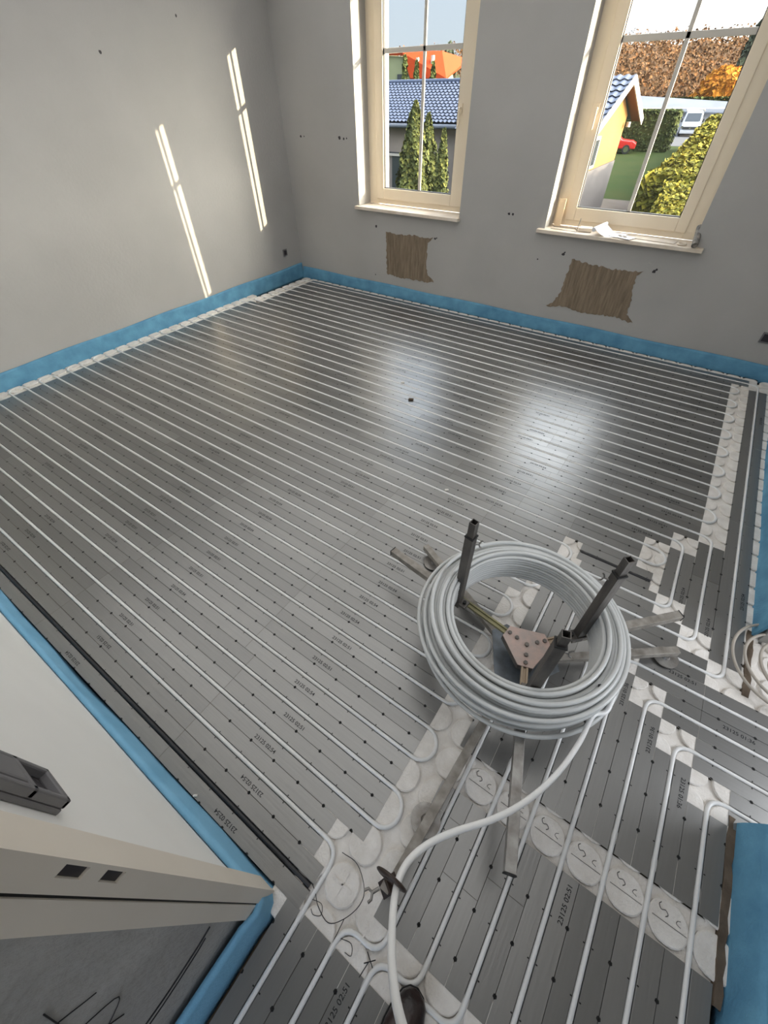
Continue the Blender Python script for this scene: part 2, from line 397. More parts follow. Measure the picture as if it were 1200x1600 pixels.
def holeL(y, z, r):
    b = MB(); n = 8; b.add([(XL + 0.0015, y + r * math.cos(2 * PI * k / n), z + r * math.sin(2 * PI * k / n) * rnd.uniform(.6, 1.3)) for k in range(n)], [tuple(range(n))]); b.build('anchor_hole', dark_plastic, wl)
holeL(1.95, 2.02, .012); holeL(2.75, 2.25, .009)

def socket(name, label, origin, ax, dx=None):
    pass
b = MB(); b.box(XL, XL + 0.010, 3.53, 3.60, 0.275, 0.350); o = b.build('wall_socket_box', grey_plastic, None, 0.002)
tag(o, 'small dark flush socket box low on left wall by the corner', 'socket box')
b = MB(); b.box(XL + 0.0102, XL + 0.012, 3.542, 3.588, 0.288, 0.337); b.build('opening', dark_plastic, o)['label'] = 'black opening'
b = MB(); b.box(-0.648, -0.552, YB - 0.010, YB, 0.262, 0.345); o = b.build('wall_socket_box', grey_plastic, None, 0.002)
tag(o, 'dark flush socket box low on window wall at the right end', 'socket box')
b = MB(); b.box(-0.636, -0.565, YB - 0.012, YB - 0.0102, 0.275, 0.333); b.build('opening', dark_plastic, o)['label'] = 'black opening'
# double box with socket on the white partition
def sw(name, mb, m, par, bev=0.0): return mb.build(name, m, par, bev)
b = MB(); y0 = -0.985
X = (-1.845, -1.765); Z = (0.985, 1.21)
b.box(X[0], X[1], y0, y0 + 0.010, Z[0], Z[1])
for (a, c, d, e_) in ((X[0], X[1], Z[0], Z[0] + 0.012), (X[0], X[1], 1.068, 1.082), (X[0], X[1], Z[1] - 0.012, Z[1]), (X[0], X[0] + 0.011, Z[0], Z[1]), (X[1] - 0.011, X[1], Z[0], Z[1])):
    b.box(a, c, y0 + 0.010, y0 + 0.025, d, e_)
swb = b.build('switch_box', grey_plastic, None, 0.003); tag(swb, 'grey double switch and socket box on the white partition wall', 'switch')
b = MB(); b.prism([(-1.832, 0), (-1.778, 0), (-1.778, 0.085), (-1.832, 0.085)], y0 + 0.012, y0 + 0.012, None)
b = MB(); b.box(-1.833, -1.777, y0 + 0.011, y0 + 0.026, 1.085, 1.185); b.build('rocker', grey_plastic, swb, 0.004)
b = MB(); n = 20; cx, cz = -1.805, 1.022
b.add([(cx + .022 * math.cos(2 * PI * k / n), y0 + 0.0125, cz + .022 * math.sin(2 * PI * k / n)) for k in range(n)], [tuple(range(n))]); b.build('socket_well', dark_plastic, swb)
b = MB(); b.box(cx + 0.018, cx + 0.022, y0 + 0.012, y0 + 0.020, cz - 0.004, cz + 0.004); b.build('earth_clip', steel_galv, swb)

# ------------------------------------------------------------------ floor grid
GX, G = -0.4916, 0.125
def gx(k): return GX - G * k
def wx(k): return GX - G * (5 - k)      # columns of the front field, k = -3 .. 5

plate_boxes = []
PM = {}
def stamp_mesh(txt):
    if txt in PM: return PM[txt]
    c = D.curves.new('date_stamp', 'FONT'); c.body = txt; c.size = 0.024; c.offset = 0.0003; c.resolution_u = 4; c.align_x = 'CENTER'; c.align_y = 'CENTER'
    to = D.objects.new('tmp_text', c); COL.objects.link(to)
    dg = bpy.context.evaluated_depsgraph_get(); dg.update()
    me = D.meshes.new_from_object(to.evaluated_get(dg)); D.objects.remove(to)
    for v in me.vertices: v.co.x *= 0.92; v.co.y *= 0.85
    me.materials.clear(); me.materials.append(black); PM[txt] = me
    return me
def plate_mesh(L, groove=True):
    """aluminium sheet, long axis local X (0..L), with an omega groove and small cut notches"""
    b = MB(); w = 0.0617; gr = 0.0092; dpt = 0.0165
    prof = [(-w, -0.004), (-w, 0), (-gr - 0.0015, 0), (-gr, -0.0015)]
    for k in range(1, 6):
        t = PI * k / 6; prof.append((-gr * math.cos(t), -dpt + gr - gr * math.sin(t)))
    prof += [(gr, -0.0015), (gr + 0.0015, 0), (w, 0), (w, -0.004)]
    n = len(prof); vs = [(x, y, z) for x in (0.0006, L - 0.0006) for y, z in prof]
    b.add(vs, [(i, i + 1, n + i + 1, n + i) for i in range(n - 1)])
    return b, w, gr
cnt = {'n': 0}
def heat_plate(x0, x1, yc, axis, label, group, stamp=None, so_=0.33, tilt=1.0, side=-1, flip=False, ticks=True, empty_groove=False):
    """axis X: sheet from x0 to x1 centred on y=yc; axis Y: sheet from x0 to x1 (as y) centred on x=yc"""
    L = x1 - x0
    b, w, gr = plate_mesh(L)
    b.cur = 1
    if ticks:
        # notches sit on the board's grid lines
        k = 0; g0 = GX if axis == 'X' else 0.0
        a = math.ceil((x0 - g0 + 0.02) / G)
        while g0 + a * G < x1 - 0.02:
            t = g0 + a * G - x0
            for s in (-1, 1):
                b.add([(t - .006, s * w, .0004), (t - .002, s * (w - .0052), .0004), (t + .004, s * (w - .004), .0004), (t + .006, s * w, .0004)], [(0, 1, 2, 3) if s < 0 else (3, 2, 1, 0)])
                b.add([(t - .0022, s * (gr + .0008), .0004), (t - .0022, s * (gr + .0062), .0004), (t + .0012, s * (gr + .0062), .0004), (t + .0012, s * (gr + .0008), .0004)], [(0, 1, 2, 3) if s > 0 else (3, 2, 1, 0)])
            a += 1
    o = b.build('heat_plate', [alu_m, notch_m])
    if axis == 'X': o.location = (x0, yc, 0.0006); rz = 0
    else: o.location = (yc, x0, 0.0006); rz = PI / 2
    o.rotation_euler = (rnd.gauss(0, 0.0045) * tilt, rnd.gauss(0, 0.0008) * tilt, rz)
    tag(o, label, 'heat plate', group)
    if stamp and L > 0.22:
        s = D.objects.new('date_stamp', stamp_mesh(stamp)); COL.objects.link(s); s.parent = o
        s.location = (min(so_, L - 0.07), side * 0.041, 0.0007); s.rotation_euler = (0, 0, PI if flip else 0)
        s['label'] = 'black printed date stamp'
    cnt['n'] += 1
    return o

ORD = ['', 'first', 'second', 'third', 'fourth', 'fifth', 'sixth', 'seventh', 'eighth', 'ninth', 'tenth', 'eleventh', 'twelfth', 'thirteenth', 'fourteenth', 'fifteenth', 'sixteenth', 'seventeenth', 'eighteenth', 'nineteenth', 'twentieth']
def zone_label(xc, yc):
    a = 'near the left wall' if xc < -4.3 else ('in the middle of the floor' if xc < -2.3 else 'towards the pipe coil side')
    c = 'by the window wall' if yc > 2.4 else ('across the centre rows' if yc > 0.6 else 'in the rows by the white partition')
    return 'grey aluminium heat plate with pipe groove, %s, %s' % (a, c), 'heat plates %s %s' % (a, c)

def Lx(n): return -5.55 if n >= 22 else -5.69
def Rx(n):
    if n == -7: return -1.505
    if n == -6: return -1.552
    if n <= 4: return -1.4375
    if n <= 6: return -1.375
    if n <= 8: return -1.304
    if n <= 10: return -0.93
    if n == 11: return -0.805
    if n == 29: return -0.56
    return -0.682
def joints(n):
    if n <= -4: return [-4.235, -3.236, -2.24]
    if n <= -1: return [-4.79, -3.80, -3.185, -2.307]
    if n <= 1: return [-4.79, -3.80, -3.19, -2.307]
    if n <= 4: return [-4.98, -3.98, -3.19, -2.307]
    if n <= 8: return [-4.90, -3.90, -2.95, -2.31, -1.75]
    o = rnd.choice([0, 0.12, 0.25, -0.13])
    o2 = rnd.choice([0, 0.06, -0.06, 0.1])
    return [-4.75 + o, -3.75 + o, -2.75 + o, -2.10 + o2, -1.62 + o2, -1.30 + o2]
STAMPS = ['23125 02:51', '23125 02:54', '23125 01:36']
for n in range(-7, 30):
    js = [Lx(n)] + [j for j in joints(n) if Lx(n) + 0.15 < j < Rx(n) - 0.12] + [Rx(n)]
    for i in range(len(js) - 1):
        a, c = js[i], js[i + 1]; lb, gp = zone_label((a + c) / 2, n * G)
        near = n < 14
        st = None
        if (c - a) > 0.45 and (near or rnd.random() < 0.6): st = rnd.choice(STAMPS[:2])
        row = ('%s row from the window wall' % ORD[30 - n]) if n >= 11 else ('%s row from the white partition' % ORD[n + 8])
        lb = 'grey heat plate, %s, %s piece from the left' % (row, ORD[i + 1])
        heat_plate(a, c, n * G, 'X', lb, gp, st, 0.33 + rnd.uniform(-0.03, 0.04), side=-1, flip=(n in (-7, -6)), tilt=1.0 if n > 3 else 0.4)
# short rows right of the pipe coil
RG = 'short heat plates between the stair edge and the front field'
RL = 'short grey aluminium heat plate in the rows right behind the pipe coil'
for n, a, c in ((8, -1.208, -0.845), (7, -1.178, -0.805), (6, -1.055, -0.68), (5, -0.93, -0.555)):
    m_ = a + 0.12 if n != 8 else a
    heat_plate(a, c, n * G, 'X', {8: 'short grey heat plate holding a short black tube behind the coil stand', 7: 'short grey heat plate directly in front of the short black tube', 6: 'short grey heat plate, second row in front of the short black tube', 5: 'short grey heat plate, third row in front of the short black tube'}[n], RG, None, tilt=0.8)
DG = 'heat plates running through the right doorway'
DL = 'grey aluminium heat plate running out through the doorway on the right'
for n, a in ((4, -0.805), (3, -0.68), (2, -0.555), (1, -0.43)):
    js = [a] + [j for j in (-0.55, -0.30, -0.05) if j > a + 0.08] + [0.7]
    for i in range(len(js) - 1):
        st = STAMPS[2] if (i == (0 if n == 4 else 1) and n > 2) else None
        heat_plate(js[i], js[i + 1], n * G, 'X', 'grey heat plate in doorway, %s row from lower blue strip, %s piece' % (ORD[n], ORD[i + 1]), DG, None if n == 4 else st, 0.13, side=1, tilt=0.8)
    if n == 4:
        s = D.objects.new('date_stamp', stamp_mesh(STAMPS[0])); COL.objects.link(s)
        o = D.objects[[x.name for x in D.objects if x.name.startswith('heat_plate')][-1]]
        s.location = (0.08, 0.04, 0.0007)
        # stamp lies on the first doorway sheet
        first = [x for x in D.objects if x.name.startswith('heat_plate') and abs(x.location.x + 0.805) < 1e-4 and abs(x.location.y - 0.5) < 1e-4][0]
        s.parent = first; s.location = (0.17, 0.042, 0.0007)
# columns beside the right wall
VG = 'heat plates laid along the right wall'
for xc, ys in ((gx(0), [0.70, 1.72, 2.60, 3.515]), (gx(1), [0.82, 1.17, 1.4375]), (gx(2), [0.945, 1.305])):
    for i in range(len(ys) - 1):
        heat_plate(ys[i], ys[i + 1], xc, 'Y', 'dark grey heat plate, %s column from right wall, %s piece towards windows' % (ORD[1 + round((GX - xc) / G)], ORD[i + 1]), VG, STAMPS[1] if i != 1 else None, 0.42 if xc > -0.5 else 0.05, side=-1, tilt=0.8)
# front field columns
FG1 = 'front field heat plates behind the row of S marked knobs'
FG2 = 'front field heat plates in front of the row of S marked knobs'
FG3 = 'dark heat plates at the bottom by the boot'
for k in range(-1, 6):
    top = G * (6 - k) - 0.0625; x = wx(k)
    cut = [-0.2375, top] if top < 0.5 else [-0.2375, 0.20 + 0.05 * (k % 2), top]
    for i in range(len(cut) - 1):
        heat_plate(cut[i], cut[i + 1], x, 'Y', 'grey heat plate, %s column from lower blue strip, %s piece behind S knobs' % (ORD[6 - k], ORD[i + 1]), FG1,
                   STAMPS[2] if k in (2, 3, 4) else None, (top + 0.2375) - 0.11, side=-1, flip=(k == 4), tilt=0.7)
    low = -0.815 if k <= 1 else -1.3
    cut = [low, -0.60 + 0.07 * (k % 3), -0.375] if k in (-1, 0, 1) else [low, -0.9, -0.375]
    for i in range(len(cut) - 1):
        heat_plate(cut[i], cut[i + 1], x, 'Y', 'grey heat plate, %s column from lower blue strip, %s piece before S knobs' % (ORD[6 - k], ORD[len(cut) - 1 - i]), FG2,
                   STAMPS[0] if (k in (-1, 2) and i == 1) or (k == 0 and i == 0) else None, 0.08 if k < 2 else 0.45, side=-1 if k != -1 else 1, tilt=0.7)
for k in range(-3, 2):
    heat_plate(-1.42, -0.933, wx(k), 'Y', ('dark heat plate in the bottom row by the boot, %s from the grey side wall' % ORD[k + 4]), FG3, STAMPS[0] if k == -1 else None, 0.40, side=1, tilt=0.6)

# ------------------------------------------------------------------ polystyrene boards
used = set()
BT = -0.0118
def knob_poly(cx, cy, h=0.0535, c=0.02):
    return [(cx - h, cy - h + c), (cx - h + c, cy - h), (cx + h - c, cy - h), (cx + h, cy - h + c), (cx + h, cy + h - c), (cx + h - c, cy + h), (cx - h + c, cy + h), (cx - h, cy + h - c)]
def round_knob(cx, cy):
    p = []
    for k in range(20):
        t = 2 * PI * k / 20; r = 0.056 / max(abs(math.cos(t)), abs(math.sin(t))) ** 0.45
        p.append((cx + min(r, 0.058) * math.cos(t), cy + min(r, 0.058) * math.sin(t)))
    return p
def board(rects, label, name='insulation_board', square=False, ridges=True, clipx=None, clipy=None):
    b = MB()
    for (x0, x1, y0, y1) in rects: b.box(x0, x1, y0, y1, FL, BT)
    for (x0, x1, y0, y1) in rects:
        i0 = math.floor((x0 - GX - 0.0625) / G) - 1; j0 = math.floor((y0 - 0.0625) / G) - 1
        for i in range(i0, i0 + int((x1 - x0) / G) + 4):
            for j in range(j0, j0 + int((y1 - y0) / G) + 4):
                cx = GX + 0.0625 + i * G; cy = 0.0625 + j * G
                if (i, j) in used: continue
                if cx + 0.05 < x0 or cx - 0.05 > x1 or cy + 0.05 < y0 or cy - 0.05 > y1: continue
                used.add((i, j))
                p = knob_poly(cx, cy) if square else round_knob(cx, cy)
                if clipx: p = [(min(max(x, clipx[0]), clipx[1]), y) for x, y in p]
                if clipy: p = [(x, min(max(y, clipy[0]), clipy[1])) for x, y in p]
                b.prism(p, BT - 0.001, -0.0008, None, 0.004)
                if ridges and x0 + 0.01 < cx < x1 - 0.01 and y0 + 0.01 < cy < y1 - 0.01:
                    b.box(max(cx - 0.034, x0), min(cx + 0.034, x1), cy - 0.0024, cy + 0.0024, -0.001, 0.0012)
                    b.box(cx - 0.0024, cx + 0.0024, max(cy - 0.034, y0), min(cy + 0.034, y1), -0.001, 0.0012)
    o = b.build(name, eps); tag(o, label, 'insulation board', 'white knobbed insulation boards'); return o
board([(-5.845, -5.70, -0.94, 2.79), (-5.64, -5.56, 2.74, 3.75)], 'white knobbed polystyrene edge piece along the left wall', square=True, clipx=(-5.845, -5.5))
board([(-5.56, -0.55, 3.69, 3.765)], 'white knobbed polystyrene edge piece along the window wall', square=True, clipy=(3.6, 3.745))
board([(-0.68, -0.555, 1.44, 3.68), (-0.555, -0.42, 3.52, 3.68)], 'white knobbed polystyrene strip where the long pipe rows turn back on the right')
board([(-0.43, -0.385, 0.94, 3.50)], 'white polystyrene edge piece tight against the blue strip of the right wall', square=True)
board([(-0.93, -0.80, 1.063, 1.3125), (-0.845, -0.80, 0.945, 1.063), (-0.80, -0.68, 1.305, 1.4375), (-0.80, -0.68, 0.8125, 0.945), (-0.68, -0.555, 0.69, 0.82), (-0.555, -0.43, 0.5625, 0.70)],
      'white knobbed polystyrene steps under the pipe bends beside the right wall')
board([(-0.43, 0.7, 0.5625, 0.92)], 'white polystyrene board in the right doorway under the tan tube loops')
board([(-1.4375, -1.304, -0.815, 0.66), (-1.375, -1.18, 0.66, 0.90), (-1.304, -1.205, 0.9, 1.0625)], 'white knobbed polystyrene strip with pipe loops running under the pipe coil stand')
board([(wx(k) - 0.0625, wx(k) + 0.0625, G * (6 - k) - 0.0625, G * (6 - k) + 0.0625) for k in range(0, 6)], 'white polystyrene steps under the diagonal row of pipe corners')
sboard = board([(-1.304, -0.43, -0.375, -0.2375)], 'white polystyrene strip with round knobs marked S across the front field', ridges=False)
jb = board([(-1.55, -1.4375, -0.94, -0.69), (-1.4375, -0.90, -0.933, -0.815)], 'white polystyrene junction with crossed knobs behind the black boot')

# engraved S marks and grooves on the strip of S knobs
b = MB()
for k in range(0, 6):
    cx = GX + 0.0625 - G * (5.5 - k + 0.5); cx = wx(k) - 0.0625; cy = -0.3125
    b.tube(smooth_path([(cx - 0.026, cy + 0.040, 0.0004), (cx - 0.031, cy + 0.032, 0.0004), (cx - 0.024, cy + 0.022, 0.0004), (cx - 0.012, cy + 0.026, 0.0004), (cx - 0.004, cy + 0.018, 0.0004), (cx - 0.010, cy + 0.010, 0.0004)], 5), 0.0011, 4)
    b.tube(smooth_path([(cx + 0.030, cy + 0.024, 0.0004), (cx + 0.022, cy + 0.020, 0.0004), (cx + 0.020, cy + 0.012, 0.0004), (cx + 0.032, cy + 0.008, 0.0004)], 5), 0.0008, 4)
    b.box(cx - 0.045, cx + 0.05, cy - 0.0042, cy - 0.0028, -0.0008, 0.0004)
b.build('letter_s_mark', mat('pencil_grey', (0.10, 0.095, 0.09), 0.8), sboard)['label'] = 'dark curved S marks'
for cx, cy in ((-1.4291, -0.8125), (-1.3041, -0.875)):
    b = MB(); b.box(cx - 0.036, cx + 0.036, cy - 0.0026, cy + 0.0026, -0.001, 0.0022); b.box(cx - 0.0026, cx + 0.0026, cy - 0.036, cy + 0.036, -0.001, 0.0022)
    b.build('cross_ridge', eps, jb)
# black pen lines on the junction
b = MB(); z = 0.0006
def pen(pts, r=0.0011): b.tube(smooth_path([(x, y, z) for x, y in pts], 5), r, 4)
pen([(-1.515, -0.865), (-1.49, -0.875), (-1.46, -0.895), (-1.41, -0.905), (-1.375, -0.87), (-1.355, -0.82), (-1.365, -0.78), (-1.42, -0.745), (-1.48, -0.75)])
pen([(-1.375, -0.872), (-1.372, -0.93)])
pen([(-1.49, -0.895), (-1.455, -0.885), (-1.44, -0.905), (-1.46, -0.918), (-1.475, -0.912)], 0.0009)
pen([(-1.36, -0.91), (-1.325, -0.90), (-1.31, -0.92), (-1.33, -0.925)], 0.0009)
pen([(-1.275, -0.885), (-1.24, -0.905)], 0.0013); pen([(-1.27, -0.91), (-1.245, -0.885)], 0.0013); pen([(-1.26, -0.90), (-1.265, -0.94)], 0.0012)
b.build('pen_line', black, jb)['label'] = 'black pen lines'

# ------------------------------------------------------------------ pipes in the grooves
PZ, PR = -0.0035, 0.0078
def loop(cx, y0, y1, side, seg=10):
    cy = (y0 + y1) / 2; r = abs(y1 - y0) / 2; s = 1 if y1 > y0 else -1
    return [(cx + side * r * math.cos(-PI / 2 + PI * k / seg), cy + s * r * math.sin(-PI / 2 + PI * k / seg), PZ) for k in range(seg + 1)]
def corner(pts, r=0.055): return arc_path(pts, r, 7)
def rightx(n):
    if n >= 13: return -0.682
    if n in (9, 10): return -0.93 + 0.06
    if n in (7, 8): return -1.30
    if n in (5, 6): return -1.375
    return -1.4375
def leftx(n): return -5.64 if n >= 22 else -5.755
path = [(wx(1) - G, -1.6, PZ), (wx(1) - G, -0.875, PZ), (wx(1), -0.875, PZ), (wx(1), 5 * G, PZ), (gx(0), 5 * G, PZ), (gx(0), 29 * G, PZ), (-5.0, 29 * G, PZ)]
P1 = corner(path)
for n in range(29, 12, -1):
    if n % 2 == 1: P1 += loop(leftx(n - 1) , n * G, (n - 1) * G, -1)
    else: P1 += loop(rightx(n), n * G, (n - 1) * G, 1)
# n now 12 arrives from the left loop
P1 += corner([(-5.0, 12 * G, PZ), (gx(1), 12 * G, PZ), (gx(1), 6 * G, PZ), (wx(0), 6 * G, PZ), (wx(0), -0.875, PZ), (wx(0) - G, -0.875, PZ), (wx(0) - G, -1.6, PZ)])
b = MB(); b.tube(P1, PR, 8); o = b.build('heating_pipe', pipe_m)
tag(o, 'light grey heating pipe snaking through the window side rows and along the right wall', 'pipe')
P2 = corner([(wx(-1) - G, -1.6, PZ), (wx(-1) - G, -0.875, PZ), (wx(-1), -0.875, PZ), (wx(-1), 7 * G, PZ), (gx(2), 7 * G, PZ), (gx(2), 11 * G, PZ), (-5.0, 11 * G, PZ)])
for n in range(11, -6, -1):
    if n % 2 != 0: P2 += loop(leftx(n - 1), n * G, (n - 1) * G, -1)
    else: P2 += loop(rightx(n), n * G, (n - 1) * G, 1)
P2 += corner([(-5.0, -6 * G, PZ), (wx(-3), -6 * G, PZ), (wx(-3), -1.6, PZ)], 0.06)
b = MB(); b.tube(P2, PR, 8); o = b.build('heating_pipe', pipe_m)
tag(o, 'light grey heating pipe snaking through the rows between the coil stand and the white partition', 'pipe')
LBL = {2: 'leftmost of the four grey heating pipes turning out through the right doorway', 3: 'second from left of the four pipes turning out through the right doorway',
       4: 'third from left of the four pipes turning out through the right doorway', 5: 'grey heating pipe turning out through the right doorway, closest to the lower blue strip'}
for k in range(2, 6):
    y = G * (6 - k)
    b = MB(); b.tube(corner([(wx(k), -1.6, PZ), (wx(k), y, PZ), (0.75, y, PZ)], 0.06), PR, 8)
    tag(b.build('heating_pipe', pipe_m), LBL[k], 'pipe', 'heating pipes leaving through the right doorway')

for (x0, x1, n, lb) in ((-5.66, -1.515, -7, 'thin black tube lying in the outermost groove along the white partition'), (-1.200, -0.85, 8, 'short black tube in the groove behind the coil stand')):
    b = MB(); b.tube([(x0, n * G, -0.005), (x1, n * G, -0.005)], 0.0078, 8)
    k = x0 + 0.08
    while k < x1: b.tube([(k, n * G, -0.005), (k + 0.003, n * G, -0.005)], 0.0082, 8); k += 0.125
    tag(b.build('black_tube', mat('black_tube_plastic', (0.02, 0.02, 0.022), 0.45)), lb, 'tube')
# brown residue strips beside the right edge
for (x0, x1, y0, y1, lb) in ((-0.425, -0.395, 0.60, 0.96, 'brown strip of old plaster across the doorway under the tan tube loops'), (-0.432, -0.405, -0.42, 0.10, 'narrow brown gap with old plaster beside the lower blue strip')):
    b = MB(); n = 14; vs = []; 
    for i in range(n + 1):
        y = y0 + (y1 - y0) * i / n
        vs += [(x0 + rnd.uniform(-.004, .004), y, -0.02), (x0 + 0.004 + rnd.uniform(-.003, .003), y, 0.001 + rnd.uniform(0, .003)), (x1 + rnd.uniform(-.004, .004), y, 0.0), (x1 + .003, y, -0.02)]
    b.add(vs, [(4 * i + j, 4 * i + j + 1, 4 * i + 5 + j, 4 * i + 4 + j) for i in range(n) for j in range(3)])
    tag(b.build('plaster_residue', screed), lb, 'plaster residue')

# ------------------------------------------------------------------ blue foam edge strips
lit_foam = mat('lit_blue_foam', (0.23, 0.50, 0.72), 0.75, var=(0.18, 0.43, 0.64), scale=7, bump=0.2, bscale=120)  # same blue foam, lightened to carry the window light on the partition strip
def strip(path, nrm_fn, label, h=0.13, off0=0.012, bulge=0.0, th=0.008, z0=-0.05, wav=0.003, lean=None, seed=0, m_=None):
    """foam band standing on edge; path = list of (x, y) at the wall foot, nrm_fn = direction away from the wall"""
    r2 = random.Random(seed); b = MB(); N = len(path); M_ = 7; rows = []
    ph = [r2.uniform(0, 6) for _ in range(4)]
    for i, (x, y) in enumerate(path):
        nx, ny = nrm_fn(i); s = i * 0.37
        w = wav * (math.sin(s + ph[0]) + 0.6 * math.sin(2.3 * s + ph[1])) ; hh = h + 0.004 * math.sin(1.3 * s + ph[2])
        row = []
        for side in (1, 0):
            for j in range(M_ + 1):
                t = j / M_ if side else 1 - j / M_
                d = off0 * (1 - t) + 0.003 * t + (w + bulge) * math.sin(PI * min(1, t * 0.9 + 0.1)) + (th if side else 0)
                d = max(d, 0.001 + (th if side else 0))
                row.append((x + nx * d, y + ny * d, z0 + (hh - z0) * t))
        rows.append(row)
    m = len(rows[0]); vs = [p for r in rows for p in r]
    fs = [(i * m + j, i * m + (j + 1) % m, (i + 1) * m + (j + 1) % m, (i + 1) * m + j) for i in range(N - 1) for j in range(m)]
    b.add(vs, fs, True); b.add(rows[0], [tuple(range(m))]); b.add(rows[-1], [tuple(reversed(range(m)))])
    return tag(b.build('foam_edge_strip', m_ or foam), label, 'edge strip', 'blue foam edge strips')
lin = lambda a, c, n: [a + (c - a) * i / n for i in range(n + 1)]
strip([(XL, y) for y in lin(-0.96, 3.84, 60)], lambda i: (1, 0), 'blue foam edge strip along the foot of the left wall', h=0.135, off0=0.02, seed=1)
strip([(x, YB) for x in lin(XL + 0.03, -0.39, 60)], lambda i: (0, -1), 'blue foam edge strip along the foot of the window wall', h=0.095, off0=0.035, seed=2)
strip([(-0.375, y) for y in lin(0.94, 3.81, 36)], lambda i: (-1, 0), 'blue foam edge strip along the right wall beside the tan tube loops', h=0.13, off0=0.02, seed=3, th=0.012)
pp = [(0.3, 0.105)] + [(-0.2, 0.105), (-0.345, 0.105)] + [(-0.355, y) for y in lin(0.09, -1.6, 20)]
strip(pp[3:], lambda i: (-1, 0), 'wide blue foam edge strip at the lower right doorway corner', h=0.12, off0=0.035, bulge=0.008, seed=4, th=0.012)
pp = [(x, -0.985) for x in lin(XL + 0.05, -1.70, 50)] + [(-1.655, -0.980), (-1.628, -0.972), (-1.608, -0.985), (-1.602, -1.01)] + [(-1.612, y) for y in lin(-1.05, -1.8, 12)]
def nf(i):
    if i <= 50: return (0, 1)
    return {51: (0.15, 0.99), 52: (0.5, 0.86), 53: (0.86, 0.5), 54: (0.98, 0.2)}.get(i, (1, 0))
strip(pp, nf, 'bright blue foam edge strip along the white partition and round its door post', h=0.105, off0=0.028, bulge=0.003, seed=5, th=0.016, wav=0.006, m_=lit_foam)

# ------------------------------------------------------------------ pipe coil and its stand
CX, CY = -1.297, 0.205
coil = empty('pipe_coil', (CX, CY, 0.215)); tag(coil, 'large coil of light grey heating pipe lying on the metal stand', 'pipe coil')
def cpart(name, mb, m, bev=0.0):
    o = mb.build(name, m, None, bev, loc=(CX, CY, 0.215)); o.parent = coil; o.location = (0, 0, 0); return o
r3 = random.Random(5)
b = MB(); RP = 0.0082; NS = 96
def ring(R, z, ox=0, oy=0, tx=0, ty=0, nz=0.0025, nr=0.002):
    a1, a2, a3 = [r3.uniform(0, 6.28) for _ in range(3)]
    pts = []
    for i in range(NS):
        t = 2 * PI * i / NS
        rr = R + nr * math.sin(t + a1) + nr * 0.6 * math.sin(2 * t + a2)
        x, y = rr * math.cos(t), rr * math.sin(t)
        pts.append((CX + ox + x, CY + oy + y, z + nz * math.sin(t + a3) + tx * x + ty * y))
    b.tube(pts, RP, 8, closed=True)
for l in range(9):
    for q in range(6):
        if q == 5 and l > 5: continue
        ring(0.284 + q * 0.0168, 0.226 + l * 0.0162, nz=0.001 + 0.001 * q, nr=0.0008 + 0.0006 * q)
ring(0.300, 0.372, 0.0, 0, 0.02, 0.01, 0.004, 0.003); ring(0.332, 0.371, 0.003, -0.004, 0.015, -0.02, 0.005, 0.004)
ring(0.356, 0.366, -0.004, 0.002, -0.03, 0.01, 0.006, 0.004); ring(0.380, 0.335, -0.012, -0.004, 0.05, 0.0, 0.006, 0.004)
ring(0.392, 0.300, -0.018, -0.004, 0.03, -0.03, 0.006, 0.004); ring(0.388, 0.262, -0.004, -0.012, 0.0, 0.02, 0.006, 0.003)
cpart('wound_pipe', b, coil_m)
b = MB()
tail = [(-1.10, 0.53, 0.275), (-0.99, 0.40, 0.272), (-0.93, 0.25, 0.268), (-0.925, 0.08, 0.268), (-0.964, 0.023, 0.275), (-0.981, -0.086, 0.3), (-1.009, -0.203, 0.335), (-1.047, -0.308, 0.375), (-1.096, -0.406, 0.42), (-1.15, -0.486, 0.455), (-1.21, -0.557, 0.485), (-1.252, -0.615, 0.505), (-1.276, -0.666, 0.52), (-1.282, -0.708, 0.535), (-1.273, -0.748, 0.555), (-1.251, -0.791, 0.6), (-1.229, -0.825, 0.66), (-1.207, -0.849, 0.73), (-1.189, -0.861, 0.81), (-1.162, -0.872, 0.95)]
b.tube(smooth_path(tail, 6), RP, 12); cpart('free_pipe_end', b, mat('white_pipe_plastic', (0.90, 0.90, 0.89), 0.3))
b = MB(); b.tube([(-0.988, 0.088, 0.3665), (-0.986, 0.080, 0.3665)], 0.0092, 12); o = cpart('black_tape_mark', b, black)

st = empty('pipe_decoiler_stand', (-1.25, 0.18, 0)); tag(st, 'steel pipe decoiler stand with three upright posts, radiating legs and disc feet', 'decoiler stand')
def spart(name, mb, m, bev=0.0, label=None, par=None):
    o = mb.build(name, m, None, bev, loc=(-1.25, 0.18, 0)); o.parent = par or st; o.location = (0, 0, 0)
    if label: o['label'] = label
    return o
HC = Vector((-1.247, 0.180, 0))
legs = [Vector((-1.298, -0.745, 0.060)), Vector((-0.690, 0.622, 0.050)), Vector((-1.905, 0.510, 0.050))]
feet = [(-1.294, -0.516), (-0.715, 0.594), (-1.830, 0.470)]
for t, (fx, fy) in zip(legs, feet):
    d = (t - HC); d.z = 0; d.normalize()
    b = MB(); b.bar(HC + d * 0.05 + Vector((0, 0, t.z + 0.012)), t, 0.032, 0.032, hollow=0.003)
    lg = spart('leg', b, steel_leg, 0.002)
    b = MB(); b.cyl((fx, fy, 0.0085), (fx, fy, 0.0125), 0.052, 28); b.cyl((fx, fy, 0.012), (fx, fy, 0.022), 0.018, 14, 0.012)
    b.cyl((fx, fy, 0.02), (fx, fy, t.z - 0.014), 0.006, 8)
    spart('disc_foot', b, steel_galv)
